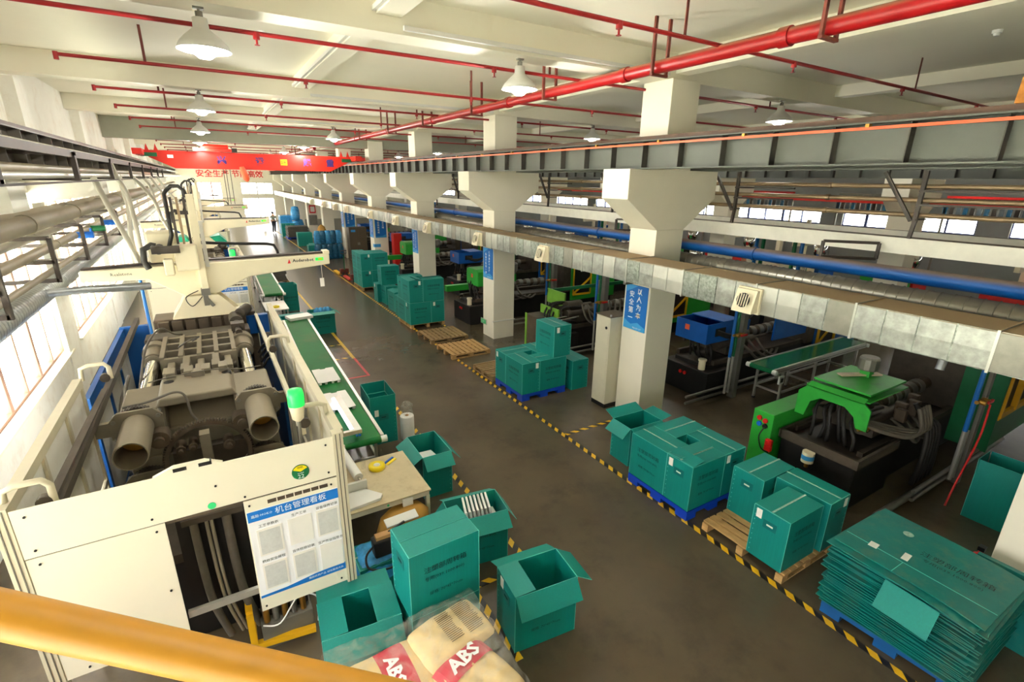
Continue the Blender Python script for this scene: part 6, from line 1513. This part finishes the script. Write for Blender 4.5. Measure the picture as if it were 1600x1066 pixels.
for i in range(8): msegs([(8.5+.2*i, 10.3, 1.35), (8.5+.18*i, 10.05, 1.0-.05*(i % 3)), (8.8+.18*i, 10.0, .85), (9.1+.2*i, 10.25, 1.2)], .024, 'rubber_grey', T3)
for i in range(2): MB().cyl((7.7, 10.3+.1*i, .98+.04*i), (8.4, 10.3+.1*i, 1.02+.04*i), .025, n=10).build('guide_rod', 'chrome', T3)
T4 = bay_machine('green-cover injection machine left of the second column', 6.95, 14.7, 6.2, 'machine_green', 'box', .4, 1.2, 'machine_green'); MB().box(6.8, 7.7, 15.55, 15.75, .85, 1.05).build('green_beam', 'machine_green', T4)
T5 = bay_machine('blue-tray injection machine seen above the two-layer stack', 8.45, 18.7, 6, 'machine_blue', 'tray', .1, 1.3, 'machine_blue')
T6 = bay_machine('green-cover injection machine left of the third column', 7.3, 22.3, 6, 'machine_green', 'box', .3, 1.25, 'machine_green'); MB().box(7.0, 7.8, 23.0, 23.2, .9, 1.1).build('green_beam', 'machine_green', T6)
bay_machine('blue-tray injection machine between the third and fourth columns', 8.4, 26.6, 6, 'machine_blue', 'tray', .1, 1.3, 'machine_blue')
bay_machine('blue-tray injection machine beyond the fifth column', 8.3, 33, 6, 'machine_blue', 'tray', .1, 1.3, 'machine_green')
conveyor('green belt conveyor in the right bay between the green and blue machines', 9.62, 5.62, -PI/2, 3.8, .56, .9, 'belt_green_dark', (.35, 1.6, 3.4))
t = thing('switch_box', 'small white switch box on the leg of the right conveyor', 'switch', (9.85, 5.3, .55)); MB().box(9.82, 9.98, 5.3, 5.34, .55, .72).build('box', 'white_plastic', t); MB().box(9.86, 9.94, 5.293, 5.3, .59, .68).build('switch', 'black_plastic', t)
hose_t = thing('red_air_hose', 'thin red air hose stretched from the valve to the floor', 'hose', (9.2, 2.1, 0)); hose('hose', [(9.62, 2.05, 1.48), (9.4, 2.0, 1.0), (9.0, 2.0, .35), (8.85, 2.0, .02)], .014, 'red_plastic', hose_t)
tag(MB().tube([(9.1, 2.6, 1.95), (9.2, 2.6, 2.3), (9.35, 2.62, 2.6), (9.4, 2.65, 2.9)], .06, 12).build('flexible_duct', 'foil_duct'), 'crumpled foil duct end hanging above the near green machine', 'duct')
# floor pipe along the dark machine bed
tag(MB().cyl((7.5, 2.35, .12), (10.6, 2.3, .12), .05, n=10).build('floor_pipe', 'steel_grey'), 'grey pipe on the floor in front of the near green machine', 'pipe')

# machines across the far bay (beyond the far columns)
def far_machine(label, x, y, c1, c2):
    t = thing('far_bay_machine', label, 'machine', (x, y, 0))
    MB().box(x-1.6, x+1.6, y-.5, y+.5, 0, 1.0).build('bed', 'machine_black', t); MB().box(x-1.5, x-.4, y-.55, y+.55, 1.0, 1.9).build('guard', c1, t, bevel=.02); MB().box(x+.2, x+1.4, y-.4, y+.4, 1.0, 1.6).build('injection_cover', c2, t, bevel=.02)
    mb = MB(); mb.lathe([(.06, 1.6), (.25, 1.95), (.25, 2.3), (0, 2.35)], 12, (x+.8, y, 0)); mb.build('hopper', 'chrome', t); MB().box(x-1.2, x+.6, y-.06, y+.06, 2.3, 2.5).build('robot_beam', 'cream_paint', t); MB().box(x-.5, x-.35, y-.06, y+.06, 1.9, 3.3).build('robot_arm', 'cream_paint', t)
cols = [('red_plastic', 'machine_green'), ('machine_green', 'red_plastic'), ('cream_paint', 'machine_blue'), ('red_plastic', 'cream_paint'), ('machine_green', 'machine_black'), ('cream_paint', 'red_plastic'), ('machine_blue', 'cream_paint')]
for i in range(7):
    far_machine('%s machine from the viewer beyond the far columns' % names[i], 20.5, 4.5+3.2*i, *cols[i])
for i in range(5):
    far_machine('%s machine from the viewer on the near side of the far columns' % names[i], 14.9, 8.6+3.9*i, *cols[(i+3) % 7])
# racks of hanging bundles near the far wall
for i, y in enumerate((6.2, 9.8, 14.5, 19)):
    t = thing('hanging_rack', '%s rack of hanging dark blue strips near the far wall, from the right' % names[i], 'rack', (22.5, y, 3.55))
    MB().box(22.45, 22.55, y-1.4, y+1.4, 4.2, 4.28).build('rack_bar', 'red_plastic' if i % 2 == 0 else 'steel_grey', t)
    for k in range(15): MB().box(22.47, 22.53, y-1.35+.19*k, y-1.35+.19*k+.12, 3.6-.04*(k % 3), 4.2).build('strip', ['mat_board_grey', 'steel_dark', 'blue_wrap_dark'][k % 3], t)
    for s in (-1.38, 1.38): MB().box(22.47, 22.53, y+s-.03, y+s+.03, 0, 4.2).build('rack_post', 'steel_grey', t)
t = thing('rectangular_air_duct', 'distant galvanised duct along the far columns', 'duct', (16.6, 20, 2.87)); MB().box(16.4, 17.05, -4, 50, 2.87, 3.25).build('duct', 'galvanised_bright', t)
t = thing('cable_tray', 'distant white cable tray in front of the far columns', 'cable tray', (15.8, 20, 3.3)); MB().box(15.7, 15.9, -4, 50, 3.3, 3.45).build('tray', 'tray_white', t)

# person far along the aisle
def person(label, x, y, rz):
    t = thing('person', label, 'person', (x, y, 0), rz)
    def skin(nm, m, pts, edges, rad):
        me = bpy.data.meshes.new(nm); me.from_pydata(pts, edges, []); o = bpy.data.objects.new(nm, me); C.objects.link(o); o.parent = t
        md = o.modifiers.new('skin', 'SKIN'); 
        for v, r in zip(me.skin_vertices[0].data, rad): v.radius = (r, r*.85)
        me.skin_vertices[0].data[0].use_root = True
        o.modifiers.new('sub', 'SUBSURF').levels = 1; o.modifiers['sub'].render_levels = 2
        me.materials.append(MATS[m]); return o
    pts = [(0, 0, .98), (0, 0, 1.2), (0, .01, 1.42), (0, .0, 1.52), (0, -.01, 1.62), (0, 0, 1.7),
           (-.1, 0, .92), (-.1, -.05, .5), (-.1, .08, .1), (-.1, .0, .05), (.1, 0, .92), (.11, .08, .5), (.11, .16, .1), (.11, .08, .05),
           (-.2, .01, 1.4), (-.25, .0, 1.12), (-.2, -.14, .92), (.2, .01, 1.4), (.25, .02, 1.12), (.24, -.06, .88)]
    ed = [(0,1),(1,2),(2,3),(3,4),(4,5),(0,6),(6,7),(7,8),(8,9),(0,10),(10,11),(11,12),(12,13),(2,14),(14,15),(15,16),(2,17),(17,18),(18,19)]
    rd = [.15,.14,.15,.06,.1,.08,.1,.07,.045,.04,.1,.07,.045,.04,.07,.045,.03,.07,.045,.03]
    skin('body', 'skin', pts, ed, rd)
    skin('trousers', 'trousers', [(0, 0, 1.0), (-.1, 0, .92), (-.1, -.05, .5), (-.1, .08, .08), (.1, 0, .92), (.11, .08, .5), (.11, .16, .08)], [(0,1),(1,2),(2,3),(0,4),(4,5),(5,6)], [.165,.115,.085,.07,.115,.085,.07])
    skin('shirt', 'shirt', [(0, 0, 1.0), (0, 0, 1.2), (0, .01, 1.42), (-.2, .01, 1.4), (-.25, 0, 1.15), (.2, .01, 1.4), (.25, .02, 1.15)], [(0,1),(1,2),(2,3),(3,4),(2,5),(5,6)], [.17,.16,.165,.085,.06,.085,.06])
    mb = MB(); mb.lathe([(.115, 1.62), (.118, 1.7), (.09, 1.77), (0, 1.79)], 12, (0, .015, 0)); put('hair', mb.mesh('hair', 'hair_black'), t)
person('person in grey-green shirt and dark trousers walking far down the aisle', 4.9, 47.2, .3)
